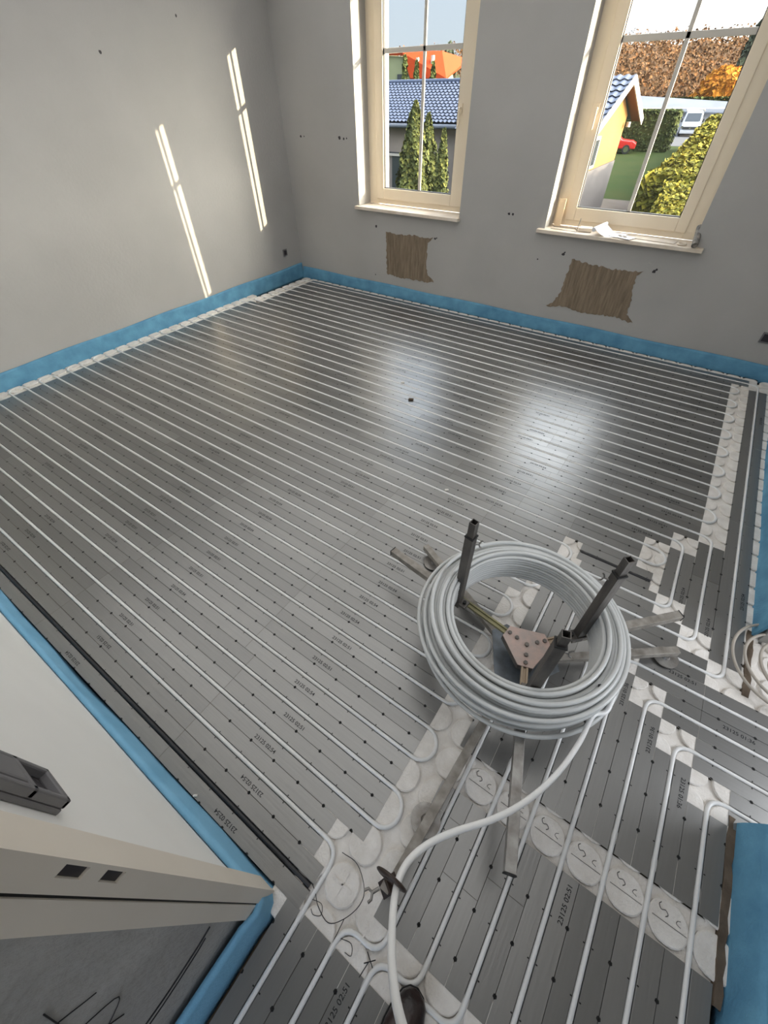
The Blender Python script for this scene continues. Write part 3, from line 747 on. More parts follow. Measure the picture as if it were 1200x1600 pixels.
# lower hub and axle
b = MB(); pl = []
for a in (-93, 27, 147):
    for o_ in (-14, 14):
        t = math.radians(a + o_); pl.append((HC.x + 0.16 * math.cos(t), HC.y + 0.16 * math.sin(t)))
b.prism(pl, 0.088, 0.093); b.cyl((HC.x, HC.y, 0.03), (HC.x, HC.y, 0.185), 0.02, 16)
spart('lower_hub', b, blue_steel)
# upper arms
tips = [Vector((-1.972, 0.292, 0.195)), Vector((-0.756, 0.690, 0.195)), Vector((-1.026, -0.512, 0.195))]
posts = [Vector((-1.576, 0.213, 0)), Vector((-1.088, 0.345, 0)), Vector((-1.172, -0.020, 0))]
barm = [olive_bar, brass_bar, brass_bar]
armm = [steel_leg, steel_leg, steel_galv]
for i in range(3):
    p, t = posts[i], tips[i]; d = (t - HC); d.z = 0; d.normalize(); z = 0.198
    b = MB(); a0 = HC + d * 0.070; a1 = Vector((p.x, p.y, 0)) ; L = (a1 - HC).dot(d)
    a1 = HC + d * (L + 0.03)
    n2 = Vector((-d.y, d.x, 0))
    for s in (-1, 1): b.bar(a0 + n2 * (s * 0.0095) + Vector((0, 0, z + 0.004)), a1 + n2 * (s * 0.0095) + Vector((0, 0, z + 0.004)), 0.008, 0.012)
    b.bar(a0 + Vector((0, 0, z + 0.0)), a1 + Vector((0, 0, z + 0.0)), 0.026, 0.006)
    spart('slotted_bar', b, barm[i], 0.001)
    b = MB(); b.bar(a1 - d * 0.06 + Vector((0, 0, 0.190)), Vector((t.x, t.y, 0.190)), 0.034, 0.032, hollow=0.003)
    arm = spart('arm', b, armm[i], 0.002)
    b = MB(); b.bar((t.x, t.y, 0.190), Vector((t.x, t.y, 0.190)) + d * 0.004, 0.036, 0.034); o = b.build('end_cap', gasket, None, 0.001, loc=(-1.25, 0.18, 0)); o.parent = arm; o.location = (0, 0, 0)
    # posts: outer sleeve, inner tube, bracket and wing bolt
    top = (0.715, 0.715, 0.70)[i]; ot = (0.64, 0.635, 0.645)[i]
    b = MB(); b.bar((p.x, p.y, 0.175), (p.x, p.y, ot), 0.034, 0.034, up=(d.x, d.y, 0), hollow=0.003)
    po = spart('post', b, steel_dark, 0.0015)
    def sub(name, mb, m):
        o = mb.build(name, m, None, 0.0, loc=(-1.25, 0.18, 0)); o.parent = po; o.location = (0, 0, 0)
    b = MB(); b.bar((p.x, p.y, ot - 0.05), (p.x, p.y, top), 0.026, 0.026, up=(d.x, d.y, 0), hollow=0.0025); sub('inner_tube', b, steel_dark)
    b = MB(); b.bar((p.x, p.y, ot - 0.004), (p.x, p.y, ot + 0.003), 0.037, 0.037, up=(d.x, d.y, 0), hollow=0.005); sub('collar', b, gasket)
    w0 = Vector((p.x, p.y, ot - 0.045)); e1 = n2 if i == 0 else -d if i == 1 else n2
    if i == 0: e1 = Vector((0.85, 0.5, 0)).normalized()
    if i == 1: e1 = Vector((-0.9, -0.1, 0)).normalized()
    b = MB(); b.cyl(w0 + e1 * 0.015, w0 + e1 * 0.036, 0.004, 8)
    b.tube([w0 + e1 * 0.034, w0 + e1 * 0.040 + Vector((0, 0, 0.016)), w0 + e1 * 0.046 + Vector((0, 0, 0.020))], 0.003, 6)
    b.tube([w0 + e1 * 0.034, w0 + e1 * 0.040 + Vector((0, 0, -0.016)), w0 + e1 * 0.046 + Vector((0, 0, -0.020))], 0.003, 6); sub('wing_bolt', b, steel_galv)
    b = MB(); b.bar((p.x - d.x * 0.05, p.y - d.y * 0.05, 0.212), (p.x + d.x * 0.02, p.y + d.y * 0.02, 0.212), 0.042, 0.012); sub('foot_bracket', b, steel_dark)
    b = MB()
    q = Vector((p.x, p.y, 0.218)) - d * 0.035; b.cyl(q, q + Vector((0, 0, 0.012)), 0.008, 6); sub('bracket_bolt', b, gasket)
# top triangular plate with cut corners and bolts
b = MB(); pl = []
for t_ in tips:
    d = (t_ - HC); a = math.atan2(d.y, d.x)
    for o_ in (-17, 17): pl.append((HC.x + 0.098 * math.cos(a + math.radians(o_)), HC.y + 0.098 * math.sin(a + math.radians(o_)), a + math.radians(o_)))
pl.sort(key=lambda q: math.atan2(q[1] - HC.y, q[0] - HC.x)); pl = [(q[0], q[1]) for q in pl]
b.prism(pl, 0.206, 0.211); top_plate = spart('top_plate', b, rust_pink, 0.001, 'pinkish rusty triangular plate')
b = MB(); b.prism([(HC.x + (x - HC.x) * 1.01, HC.y + (y - HC.y) * 1.01) for x, y in pl], 0.180, 0.2055); spart('hub_block', b, steel_dark)
for t_ in tips:
    d = (t_ - HC); d.z = 0; d.normalize()
    for r_ in (0.045, 0.078):
        q = HC + d * r_
        b = MB(); b.cyl((q.x, q.y, 0.211), (q.x, q.y, 0.218), 0.0085, 6)
        o = b.build('bolt', steel_dark, None, 0.0, loc=(-1.25, 0.18, 0)); o.parent = top_plate; o.location = (0, 0, 0)
b = MB(); b.cyl((HC.x, HC.y, 0.211), (HC.x, HC.y, 0.219), 0.009, 6); o = b.build('bolt', steel_dark, None, 0.0, loc=(-1.25, 0.18, 0)); o.parent = top_plate; o.location = (0, 0, 0)
# pipe guide on the front leg: post, brown eye, wing bolt
gp = Vector((-1.299, -0.744, 0))
b = MB(); b.bar((gp.x, gp.y, 0.045), (gp.x, gp.y, 0.50), 0.022, 0.022, up=(1, 0, 0)); gpo = spart('guide_post', b, steel_leg, 0.001)
def gsub(name, mb, m):
    o = mb.build(name, m, None, 0.0, loc=(-1.25, 0.18, 0)); o.parent = gpo; o.location = (0, 0, 0); return o
ec = Vector((-1.295, -0.729, 0.535)); ax = Vector((0.03, -1.0, 0.07)).normalized()
u = ax.cross(Vector((0, 0, 1))).normalized(); v_ = u.cross(ax).normalized()
b = MB()
NR = 24; NT = 10; vs = []
for i in range(NR):
    t = 2 * PI * i / NR; rd = u * math.cos(t) + v_ * math.sin(t)
    for j in range(NT):
        s = 2 * PI * j / NT; vs.append(ec + rd * (0.027 + 0.013 * math.cos(s)) + ax * (0.005 * math.sin(s)))
fs = [(i * NT + j, ((i + 1) % NR) * NT + j, ((i + 1) % NR) * NT + (j + 1) % NT, i * NT + (j + 1) % NT) for i in range(NR) for j in range(NT)]
b.add(vs, fs, True); b.bar(ec - v_ * 0.03 - u * 0.006, Vector((gp.x, gp.y - 0.004, 0.46)), 0.034, 0.026); gsub('pipe_eye', b, brown_eye)
b = MB(); w0 = Vector((gp.x - 0.012, gp.y - 0.012, 0.47)); e1 = Vector((-0.5, -0.85, 0)).normalized()
b.cyl(w0, w0 + e1 * 0.022, 0.004, 8)
for s in (-1, 1): b.tube([w0 + e1 * 0.018, w0 + e1 * 0.024 + Vector((s * 0.008, -s * 0.006, 0.004)), w0 + e1 * 0.034 + Vector((s * 0.010, -s * 0.006, 0.006))], 0.0035, 6)
gsub('wing_bolt', b, steel_galv)

# small dark cover patch beside the leg
# ------------------------------------------------------------------ tan tube loops on the right
b = MB()
def tring(cx, cy, rx, ry, z, tz, a0=0, a1=2 * PI, ph=0):
    n = 60; pts = []
    for i in range(n + 1):
        t = a0 + (a1 - a0) * i / n
        pts.append((cx + rx * math.cos(t), cy + ry * math.sin(t), z + tz * math.cos(t + ph)))
    b.tube(pts, 0.0062, 8)
tring(-0.300, 0.80, 0.185, 0.215, 0.045, 0.012, 0.3, 6.3, 0); tring(-0.262, 0.785, 0.185, 0.19, 0.055, 0.01, 0, 6.2, 1.0)
tring(-0.215, 0.80, 0.17, 0.175, 0.035, 0.012, 0.2, 6.4, 2.0); tring(-0.195, 0.77, 0.165, 0.15, 0.062, 0.01, 0, 6.28, 0.5)
tag(b.build('thin_tube_coil', tube_m), 'loose loops of thin tan tube lying in the right doorway', 'tube coil')

# ------------------------------------------------------------------ boot of the photographer (toe in the frame)
boot = empty('work_boot', (-1.115, -0.98, 0.005)); tag(boot, 'shiny black work boot toe at the bottom edge beside the free pipe end', 'boot')
def loft(sections, n=20):
    b = MB(); vs = []
    for (y, w, h, zc, sq) in sections:
        for k in range(n):
            t = 2 * PI * k / n; c, s = math.cos(t), math.sin(t)
            c2 = math.copysign(abs(c) ** sq, c); s2 = math.copysign(abs(s) ** sq, s)
            vs.append((w * c2, y, max(0.012, zc + h * s2)))
    fs = [(i * n + k, i * n + (k + 1) % n, (i + 1) * n + (k + 1) % n, (i + 1) * n + k) for i in range(len(sections) - 1) for k in range(n)]
    fs += [tuple(range(n)), tuple(reversed([(len(sections) - 1) * n + k for k in range(n)]))]
    b.add(vs, fs, True); return b
b = loft([(0.118, .006, .008, .028, 1), (0.112, .024, .020, .032, .9), (0.098, .036, .028, .036, .85), (0.07, .046, .034, .042, .8), (0.03, .050, .038, .046, .8), (-0.02, .047, .045, .052, .8), (-0.06, .043, .056, .062, .8), (-0.10, .040, .075, .080, .85), (-0.14, .040, .085, .09, .85), (-0.175, .038, .08, .085, .85), (-0.19, .024, .06, .07, 1)])
o = b.build('boot_upper', leather, boot)
b = loft([(-0.085, .052, .002, .15, 1)] * 2)
b = MB()
for z_, r_ in ((0.0, 0),): pass
sh = []
for z_, rx_, ry_, yc_ in ((0.13, .046, .062, -0.125), (0.16, .044, .056, -0.13), (0.20, .046, .056, -0.135), (0.235, .050, .060, -0.138)):
    sh.append([(rx_ * math.cos(2 * PI * k / 20), yc_ + ry_ * math.sin(2 * PI * k / 20), z_) for k in range(20)])
vs = [p for r in sh for p in r]
b.add(vs, [(i * 20 + k, i * 20 + (k + 1) % 20, (i + 1) * 20 + (k + 1) % 20, (i + 1) * 20 + k) for i in range(3) for k in range(20)] + [tuple(60 + k for k in range(20))], True)
b.build('boot_shaft', leather, boot)
b = MB(); sp = [(0.122, 0), (0.115, .022), (0.098, .038), (0.06, .049), (0.02, .052), (-0.04, .045), (-0.10, .040), (-0.16, .040), (-0.19, .028), (-0.197, 0)]
poly = [(-x, y) for y, x in sp] + [(x, y) for y, x in reversed(sp[1:-1])]
b.prism(list(reversed(poly)), 0.004, 0.02); b.build('boot_sole', sole_m, boot)
b = MB()
for i in range(4): b.tube([(-0.02, -0.02 - i * 0.024, 0.098 + 0.012 * i), (0.0, -0.015 - i * 0.024, 0.103 + 0.012 * i), (0.02, -0.02 - i * 0.024, 0.098 + 0.012 * i)], 0.0025, 6)
b.build('boot_lace', gasket, boot)

# ------------------------------------------------------------------ things on the right window sill
SZ = Z0
b = MB(); n = 14; vs = []
for i in range(n):
    t = i / (n - 1); x = -2.19 + 0.20 * t; z = SZ + 0.004 + 0.045 * max(0, (1 - t * 2.0)) ** 2 + 0.003 * math.sin(9 * t)
    vs += [(x, 3.80 + 0.02 * t, z), (x + 0.05, 3.99, z + 0.01 * (1 - t))]
b.add(vs, [(2 * i, 2 * i + 2, 2 * i + 3, 2 * i + 1) for i in range(n - 1)], True)
b.tube([(-2.205, 3.80, SZ + 0.045), (-2.15, 3.995, SZ + 0.06)], 0.017, 12)
o = b.build('rolled_booklet', paper); tag(o, 'white booklet with a rolled up cover on the right window sill', 'booklet')
b = MB(); m_ = Matrix.Translation((-1.97, 3.87, SZ + 0.0055)) @ Matrix.Rotation(-0.35, 4, 'Z'); b.box(-.10, .10, -.055, .055, 0, 0.002, m_)
o = b.build('paper_sheet', paper); tag(o, 'white paper with grey drawn loops on the sill, beside the rolled booklet', 'paper')
b = MB()
for k in range(4):
    c = m_ @ Vector((-0.03 + 0.022 * k, 0.01 * (-1) ** k, 0.0035)); b.tube([(c.x + 0.016 * math.cos(t * 0.7), c.y + 0.010 * math.sin(t * 0.7), c.z) for t in range(9)], 0.0018, 5)
b.build('drawn_loop', tube_m, o)['label'] = 'grey drawn loops'
b = MB(); m2 = Matrix.Translation((-1.72, 3.93, SZ + 0.002)) @ Matrix.Rotation(-0.10, 4, 'Z'); b.box(-.17, .17, -.065, .065, 0, 0.0025, m2)
o = b.build('card_sheet', paper_tan); tag(o, 'flat beige card lying on the sill towards its right end', 'card')
b = MB(); m2 = Matrix.Translation((-2.30, 3.93, SZ + 0.002)) @ Matrix.Rotation(0.2, 4, 'Z'); b.box(-.055, .055, -.05, .05, 0, 0.03, m2)
o = b.build('folded_packet', paper_tan, None, 0.006); tag(o, 'crumpled beige packet on the sill, left of the rolled booklet', 'packet')
b = MB(); b.tube([(-2.36, 3.86, SZ + 0.002), (-2.355, 3.88, SZ + 0.10)], 0.003, 6); b.tube([(-2.60, 3.86, SZ + 0.006), (-2.36, 3.84, SZ + 0.006), (-2.36, 3.86, SZ + 0.006)], 0.003, 6); b.tube([(-2.6, 3.95, SZ + 0.005), (-2.40, 3.96, SZ + 0.005), (-2.355, 3.88, SZ + 0.006)], 0.003, 6)
o = b.build('bent_wire', steel_galv); tag(o, 'bent grey wire on the left end of the right sill', 'wire')
b = MB(); b.tube([(-1.405, 3.775, SZ + 0.004 + 0.02), (-1.43, 3.93, SZ + 0.12)], 0.024, 14); o = b.build('silicone_tube', mat('worn_dark_tube', (0.10, 0.10, 0.095), 0.6, var=(0.32, 0.29, 0.25), scale=30)); tag(o, 'worn dark tube leaning on the right end of the right sill', 'tube')
b = MB(); b.tube([(-1.50 + 0.03 * math.cos(t * 0.63), 3.86 + 0.03 * math.sin(t * 0.63), SZ + 0.008) for t in range(10)], 0.007, 8, closed=True); o = b.build('tape_ring', paper_tan); tag(o, 'small pale ring on the sill beside the worn dark tube', 'ring')
b = MB(); m2 = Matrix.Translation((-2.585, 4.0, SZ)) @ Matrix.Rotation(0.0, 4, 'Z')
b.box(-.03, .03, -.006, .006, 0, 0.21, m2); b.box(-.02, .02, -.0075, -.006, 0.02, 0.19, m2)
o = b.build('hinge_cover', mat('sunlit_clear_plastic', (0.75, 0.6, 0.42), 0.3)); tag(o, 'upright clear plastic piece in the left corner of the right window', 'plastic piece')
# crumbs on the plates
for x, y, s, lb in ((-3.03, 2.02, 0.014, 'white crumb of polystyrene on the plates in the middle of the room'), (-2.05, 1.02, 0.012, 'white crumb of polystyrene on the plates behind the coil stand'), (-2.02, -0.93, 0.008, 'tiny white crumb beside the blue strip of the partition')):
    b = MB(); m2 = Matrix.Translation((x, y, 0.001)) @ Matrix.Rotation(0.6, 4, 'Z'); b.box(-s, s, -s * .5, s * .5, 0, s * .7, m2)
    tag(b.build('polystyrene_crumb', eps, None, 0.002), lb, 'crumb')
b = MB(); b.box(-0.02, 0.02, -0.012, 0.012, 0, 0.012, Matrix.Translation((-2.82, 1.82, 0.001)) @ Matrix.Rotation(0.3, 4, 'Z')); tag(b.build('brown_chip', screed, None, 0.002), 'small brown chip lying on the bright reflection on the plates', 'chip')

# ------------------------------------------------------------------ outside
GZ = -2.6
grass = mat('lawn_grass', (0.016, 0.03, 0.008), 1.0, var=(0.028, 0.036, 0.011), scale=0.6, bump=0.6, bscale=8, spec=0.03)
paving = mat('pale_paving', (0.10, 0.085, 0.075), 0.9, var=(0.075, 0.065, 0.055), scale=1.5, spec=0.03)
asphalt = mat('grey_yard', (0.07, 0.072, 0.078), 0.9, spec=0.03)
b = MB(); b.box(-260, 120, WO, 300, GZ - 0.3, GZ); o = struct(b.build('garden_ground', grass))
b = MB(); b.box(-8.6, -3.0, 20, 29.5, GZ, GZ + 0.02); struct(b.build('garden_path', paving))
b = MB(); b.box(-40, 30, 62, 96, GZ, GZ + 0.015); struct(b.build('yard', asphalt))
ochre = mat('ochre_render', (0.22, 0.12, 0.045), 0.9, var=(0.20, 0.108, 0.04), scale=0.7, spec=0.03)
plinth = mat('grey_plinth', (0.09, 0.087, 0.09), 0.9, var=(0.07, 0.067, 0.07), scale=1.2, spec=0.03)
tiles = D.materials.new('blue_grey_roof_tiles')
tiles.use_nodes = True; t = tiles.node_tree; bs = t.nodes['Principled BSDF']; bs.inputs['Base Color'].default_value = (0.03, 0.042, 0.075, 1); bs.inputs['Roughness'].default_value = 0.45; bs.inputs['Specular IOR Level'].default_value = 0.35
orange_tiles = mat('orange_roof_tiles', (0.26, 0.035, 0.010), 0.7, var=(0.21, 0.03, 0.009), scale=3, spec=0.03)
white_wood = mat('white_painted_wood', (0.36, 0.33, 0.29), 0.6, spec=0.03)
greenish = mat('pale_green_render', (0.20, 0.22, 0.13), 0.9, spec=0.03)
dkglass = mat('dark_glass', (0.03, 0.035, 0.04), 0.1)
shed_wall = mat('shed_render', (0.24, 0.20, 0.17), 0.9, var=(0.19, 0.16, 0.14), scale=0.8, spec=0.03)
grey_roof = mat('grey_sheet_roof', (0.12, 0.135, 0.165), 0.7, var=(0.10, 0.11, 0.13), scale=0.4, spec=0.03)

def tiled(b, a, c, d, e, nu, nv, h=0.05):
    """roof plane a(ridge left) c(ridge right) d(eave right) e(eave left) as rows of curved tiles"""
    a, c, d, e = map(Vector, (a, c, d, e)); nrm_ = (c - a).cross(e - a).normalized()
    if nrm_.z < 0: nrm_ = -nrm_
    sub = 6; U = nu * sub; vs = []; fs = []
    for j in range(nv):
        for edge in (0, 1):
            v = (j + edge) / nv
            for i in range(U + 1):
                u_ = i / U; p = (a * (1 - u_) + c * u_) * (1 - v) + (e * (1 - u_) + d * u_) * v
                ww = h * (0.5 + 0.5 * math.cos(2 * PI * i / sub)) + (h * 0.7 if edge else 0.0)
                vs.append(p + nrm_ * ww)
        k = 2 * j * (U + 1)
        for i in range(U): fs.append((k + i, k + i + 1, k + U + 1 + i + 1, k + U + 1 + i))
    b.add(vs, fs, True)
    o_ = -nrm_ * 0.05; b.add([a + o_, c + o_, d + o_, e + o_], [(0, 1, 2, 3)])
# shed seen through the left window
s_ = empty('tiled_shed', (-17, 26, GZ)); tag(s_, 'low shed with blue grey tiled roof seen through the left window', 'shed')
def wpart(root, name, mb, m, bev=0.0, label=None):
    L = root.location; o = mb.build(name, m, None, bev, loc=tuple(L)); o.parent = root; o.location = (0, 0, 0)
    if label: o['label'] = label
    return o
b = MB(); b.box(-26, -13.3, 24.35, 31.5, GZ, 0.5); wpart(s_, 'wall', b, shed_wall)
b = MB(); tiled(b, (-26.4, 28.0, 2.03), (-12.9, 28.0, 2.03), (-12.9, 23.9, 0.58), (-26.4, 23.9, 0.58), 56, 14, 0.06); wpart(s_, 'roof', b, tiles)
b = MB(); tiled(b, (-12.9, 28.0, 2.03), (-26.4, 28.0, 2.03), (-26.4, 32.1, 0.58), (-12.9, 32.1, 0.58), 30, 6, 0.06); wpart(s_, 'rear_roof', b, tiles)
b = MB(); b.tube([(-26.4, 28, 2.07), (-12.9, 28, 2.07)], 0.11, 10); wpart(s_, 'ridge', b, tiles)
b = MB(); b.tube([(-26.4, 23.85, 0.47), (-12.9, 23.85, 0.47)], 0.09, 10); wpart(s_, 'gutter', b, grey_roof)
b = MB(); b.box(-18.35, -17.2, 24.28, 24.36, -0.75, -0.62); b.box(-18.1, -17.35, 24.25, 24.36, GZ, -0.75); wpart(s_, 'door', b, dkglass)
b = MB(); b.box(-18.3, -17.2, 24.2, 24.35, -0.78, -0.68); wpart(s_, 'lintel', b, white_wood)
# neighbour house with an orange roof
h_ = empty('orange_roof_house', (-28, 44, GZ)); tag(h_, 'pale green house with orange tiled roof behind the shed', 'house')
b = MB()
b.box(-32, -26.0, 40, 47, GZ, 2.1); b.box(-26.4, -25.4, 40.6, 46, GZ, 2.3); b.add([(-32, 40, 2.1), (-26.6, 40, 2.1), (-27.3, 40, 3.55), (-32, 40, 3.9), (-32, 47, 2.1), (-26.6, 47, 2.1), (-27.3, 47, 3.55), (-32, 47, 3.9)], [(0, 1, 2, 3), (1, 5, 6, 2), (7, 6, 5, 4), (3, 2, 6, 7)])
wpart(h_, 'wall', b, greenish)
b = MB(); b.add([(-27.6, 39.8, 3.80), (-25.0, 41.5, 3.85), (-23.6, 39.9, 2.35), (-26.7, 39.6, 2.40), (-32, 39.8, 4.0), (-29, 45, 4.1), (-24.9, 46, 3.5)], [(0, 3, 2, 1), (4, 0, 1, 5), (1, 2, 6), (5, 1, 6)])
o = wpart(h_, 'roof', b, orange_tiles); sm = o.modifiers.new('thick', 'SOLIDIFY'); sm.thickness = 0.15
b = MB(); b.box(-28.15, -27.72, 39.93, 40.02, 1.9, 2.65); wpart(h_, 'window', b, dkglass)
b = MB(); b.box(-26.3, -26.12, 39.75, 39.95, 2.9, 3.5); b.box(-25.2, -25.05, 40.2, 40.5, 3.15, 3.6); wpart(h_, 'roof_light', b, white_wood)
# ochre bungalow at the left of the right window
g_ = empty('ochre_bungalow', (-9.5, 24, GZ)); tag(g_, 'ochre bungalow with white gable boards seen at the left of the right window', 'bungalow')
b = MB(); b.box(-12, -7.0, 21.0, 27.1, 0.02 - 0.75, 0.85); b.add([(-7.0, 21.0, 0.85), (-7.0, 27.1, 0.85), (-7.0, 24.4, 1.95), (-12, 21.0, 0.85), (-12, 27.1, 0.85), (-12, 24.4, 1.95)], [(0, 1, 2), (5, 4, 3), (0, 2, 5, 3), (1, 4, 5, 2)]); wpart(g_, 'wall', b, ochre)
b = MB(); b.box(-12, -6.97, 21.0, 27.13, GZ, -0.74); wpart(g_, 'plinth', b, plinth)
rx0, rx1 = -12.2, -6.55
b = MB(); tiled(b, (rx0, 24.4, 2.06), (rx1, 24.4, 2.06), (rx1, 20.2, 0.55), (rx0, 20.2, 0.55), 18, 10, 0.05); tiled(b, (rx1, 24.4, 2.06), (rx0, 24.4, 2.06), (rx0, 28.4, 0.68), (rx1, 28.4, 0.68), 18, 10, 0.05); wpart(g_, 'roof', b, tiles)
b = MB(); b.bar((rx1, 24.4, 1.96), (rx1, 20.2, 0.45), 0.05, 0.26); b.bar((rx1, 24.4, 1.96), (rx1, 28.5, 0.58), 0.05, 0.26); wpart(g_, 'gable_board', b, white_wood)
b = MB(); b.add([(-7, 24.4, 1.93), (-7, 20.3, 0.45), (rx1, 20.3, 0.45), (rx1, 24.4, 1.93), (-7, 28.4, 0.58), (rx1, 28.4, 0.58)], [(0, 1, 2, 3), (0, 3, 5, 4)]); wpart(g_, 'soffit', b, ochre)
b = MB(); b.box(-7.02, -6.93, 22.3, 23.1, -0.65, 0.35); f_ = wpart(g_, 'window', b, white_wood)
b = MB(); b.box(-6.94, -6.92, 22.42, 22.98, -0.55, 0.25); o = b.build('pane', dkglass, None, 0, loc=(-9.5, 24, GZ)); o.parent = f_; o.location = (0, 0, 0)
b = MB(); b.cyl((-6.8, 26.9, 0.45), (-6.8, 26.9, 0.62), 0.09, 12); wpart(g_, 'wall_lamp', b, white_wood)

def leaf_mat(name, c1, c2, c3=None, sc=6):
    m = D.materials.new(name); m.use_nodes = True; t = m.node_tree; bb = t.nodes['Principled BSDF']; bb.inputs['Roughness'].default_value = 0.8; bb.inputs['Specular IOR Level'].default_value = 0.08
    g = t.nodes.new('ShaderNodeNewGeometry'); r = t.nodes.new('ShaderNodeValToRGB')
    r.color_ramp.elements[0].color = (*c1, 1); r.color_ramp.elements[1].color = (*c2, 1)
    if c3: e = r.color_ramp.elements.new(0.5); e.color = (*c3, 1)
    t.links.new(g.outputs['Random Per Island'], r.inputs[0]); t.links.new(r.outputs[0], bb.inputs['Base Color'])
    return m
lm_conifer = leaf_mat('conifer_leaves', (0.035, 0.045, 0.018), (0.10, 0.10, 0.025), (0.055, 0.065, 0.02))
lm_hedge = leaf_mat('yellow_hedge_leaves', (0.05, 0.055, 0.008), (0.19, 0.155, 0.018), (0.11, 0.10, 0.012))
lm_dark = leaf_mat('dark_hedge_leaves', (0.03, 0.045, 0.015), (0.08, 0.09, 0.025))
lm_forest = leaf_mat('autumn_forest', (0.055, 0.026, 0.010), (0.15, 0.065, 0.022), (0.085, 0.046, 0.018))
lm_orange = leaf_mat('orange_leaves', (0.30, 0.10, 0.012), (0.42, 0.18, 0.02))
lm_fir = leaf_mat('fir_needles', (0.03, 0.04, 0.025), (0.06, 0.07, 0.045))
trunk = mat('bark', (0.08, 0.055, 0.04), 0.9)
def leaves(b, pos, nrm_, size, r4):
    """one leafy sprig: a small bent quad"""
    a = Vector((r4.gauss(0, 1), r4.gauss(0, 1), r4.gauss(0, 1))).normalized(); n_ = (Vector(nrm_) + a * 0.9).normalized()
    u_ = n_.cross(Vector((0.3, 0.2, 1))).normalized(); w_ = n_.cross(u_); s = size * r4.uniform(0.6, 1.3); p = Vector(pos)
    b.add([p - u_ * s * .5, p - w_ * s * .5, p + u_ * s * .6, p + w_ * s * .6 + n_ * s * .2], [(0, 1, 2, 3)])
def blob_tree(name, loc, shape, n, size, m, label, cat, group=None, trunk_h=0.0, th_r=0.1, seed=1, core=True):
    """shape(t, ang) -> radius at relative height t; returns a tree with crown and trunk"""
    r4 = random.Random(seed); H = shape['h']; z0 = shape['z0']; root = empty(name, loc); b = MB()
    f = shape['f']
    for i in range(n):
        t = r4.random() ** shape.get('p', 1.0); a = r4.uniform(0, 2 * PI)
        lump = 1 + 0.16 * math.sin(5 * a + 9 * t) + 0.12 * math.sin(3 * a - 17 * t)
        r = f(t) * lump * (1 - 0.25 * r4.random() ** 2)
        leaves(b, (r * math.cos(a), r * math.sin(a), z0 + H * t), (math.cos(a), math.sin(a), 0.45), size, r4)
    if core:
        vs = []; N = 10; K = 8
        for j in range(K + 1):
            t = j / K
            for k in range(N): a = 2 * PI * k / N; vs.append((f(t) * .78 * math.cos(a), f(t) * .78 * math.sin(a), z0 + H * t * 0.96))
        b.add(vs, [(j * N + k, j * N + (k + 1) % N, (j + 1) * N + (k + 1) % N, (j + 1) * N + k) for j in range(K) for k in range(N)])
    c = b.build('crown', m, root); 
    b = MB(); b.tube([(0, 0, 0), (0, 0, z0 + H * 0.5)], th_r, 8, rad=[th_r, th_r * 0.4]); b.build('trunk', trunk, root)
    tag(root, label, cat, group); return root
cone = lambda R0: (lambda t: R0 * (1 - t) ** 0.7 * min(1, 0.55 + 3 * t))
blob_tree('garden_conifer', (-12.49, 17.5, GZ), {'h': 4.02, 'z0': 0.05, 'f': cone(0.95), 'p': 1.25}, 6500, 0.13, lm_conifer, 'tallest conifer before the shed, left of the centre bar of the left window', 'tree', seed=3)
blob_tree('garden_conifer', (-12.9, 19.2, GZ), {'h': 3.64, 'z0': 0.05, 'f': cone(0.75), 'p': 1.2}, 4500, 0.13, lm_conifer, 'conifer in front of the shed just right of the centre bar of the left window', 'tree', seed=4)
blob_tree('garden_conifer', (-10.62, 16.4, GZ), {'h': 3.36, 'z0': 0.05, 'f': cone(0.42), 'p': 1.1}, 2200, 0.12, lm_conifer, 'thin conifer in front of the shed wall at the right of the left window', 'tree', seed=5)
blob_tree('garden_shrub', (-9.0, 15.2, GZ), {'h': 2.0, 'z0': 0.02, 'f': cone(0.55)}, 900, 0.15, lm_dark, 'small dark shrub at the lower right corner of the left window view', 'shrub', seed=6)
for i, (x, y, h, lb) in enumerate(((-25.2, 36.5, 5.6, 'green conifer in front of the green house wall, first left of the orange roof'), (-24.2, 36.5, 5.3, 'green conifer in front of the orange roof, second from the left'), (-23.1, 37.0, 5.2, 'green conifer in front of the orange roof at its right end'))):
    blob_tree('distant_conifer', (x, y, GZ), {'h': h, 'z0': 0.5, 'f': cone(0.6)}, 600, 0.24, lm_dark, lb, 'tree', seed=10 + i)
blob_tree('distant_fir', (-29.5, 51, GZ), {'h': 6.9, 'z0': 0.5, 'f': cone(1.9)}, 900, 0.4, lm_fir, 'dark fir rising right of the orange roof', 'tree', seed=15)
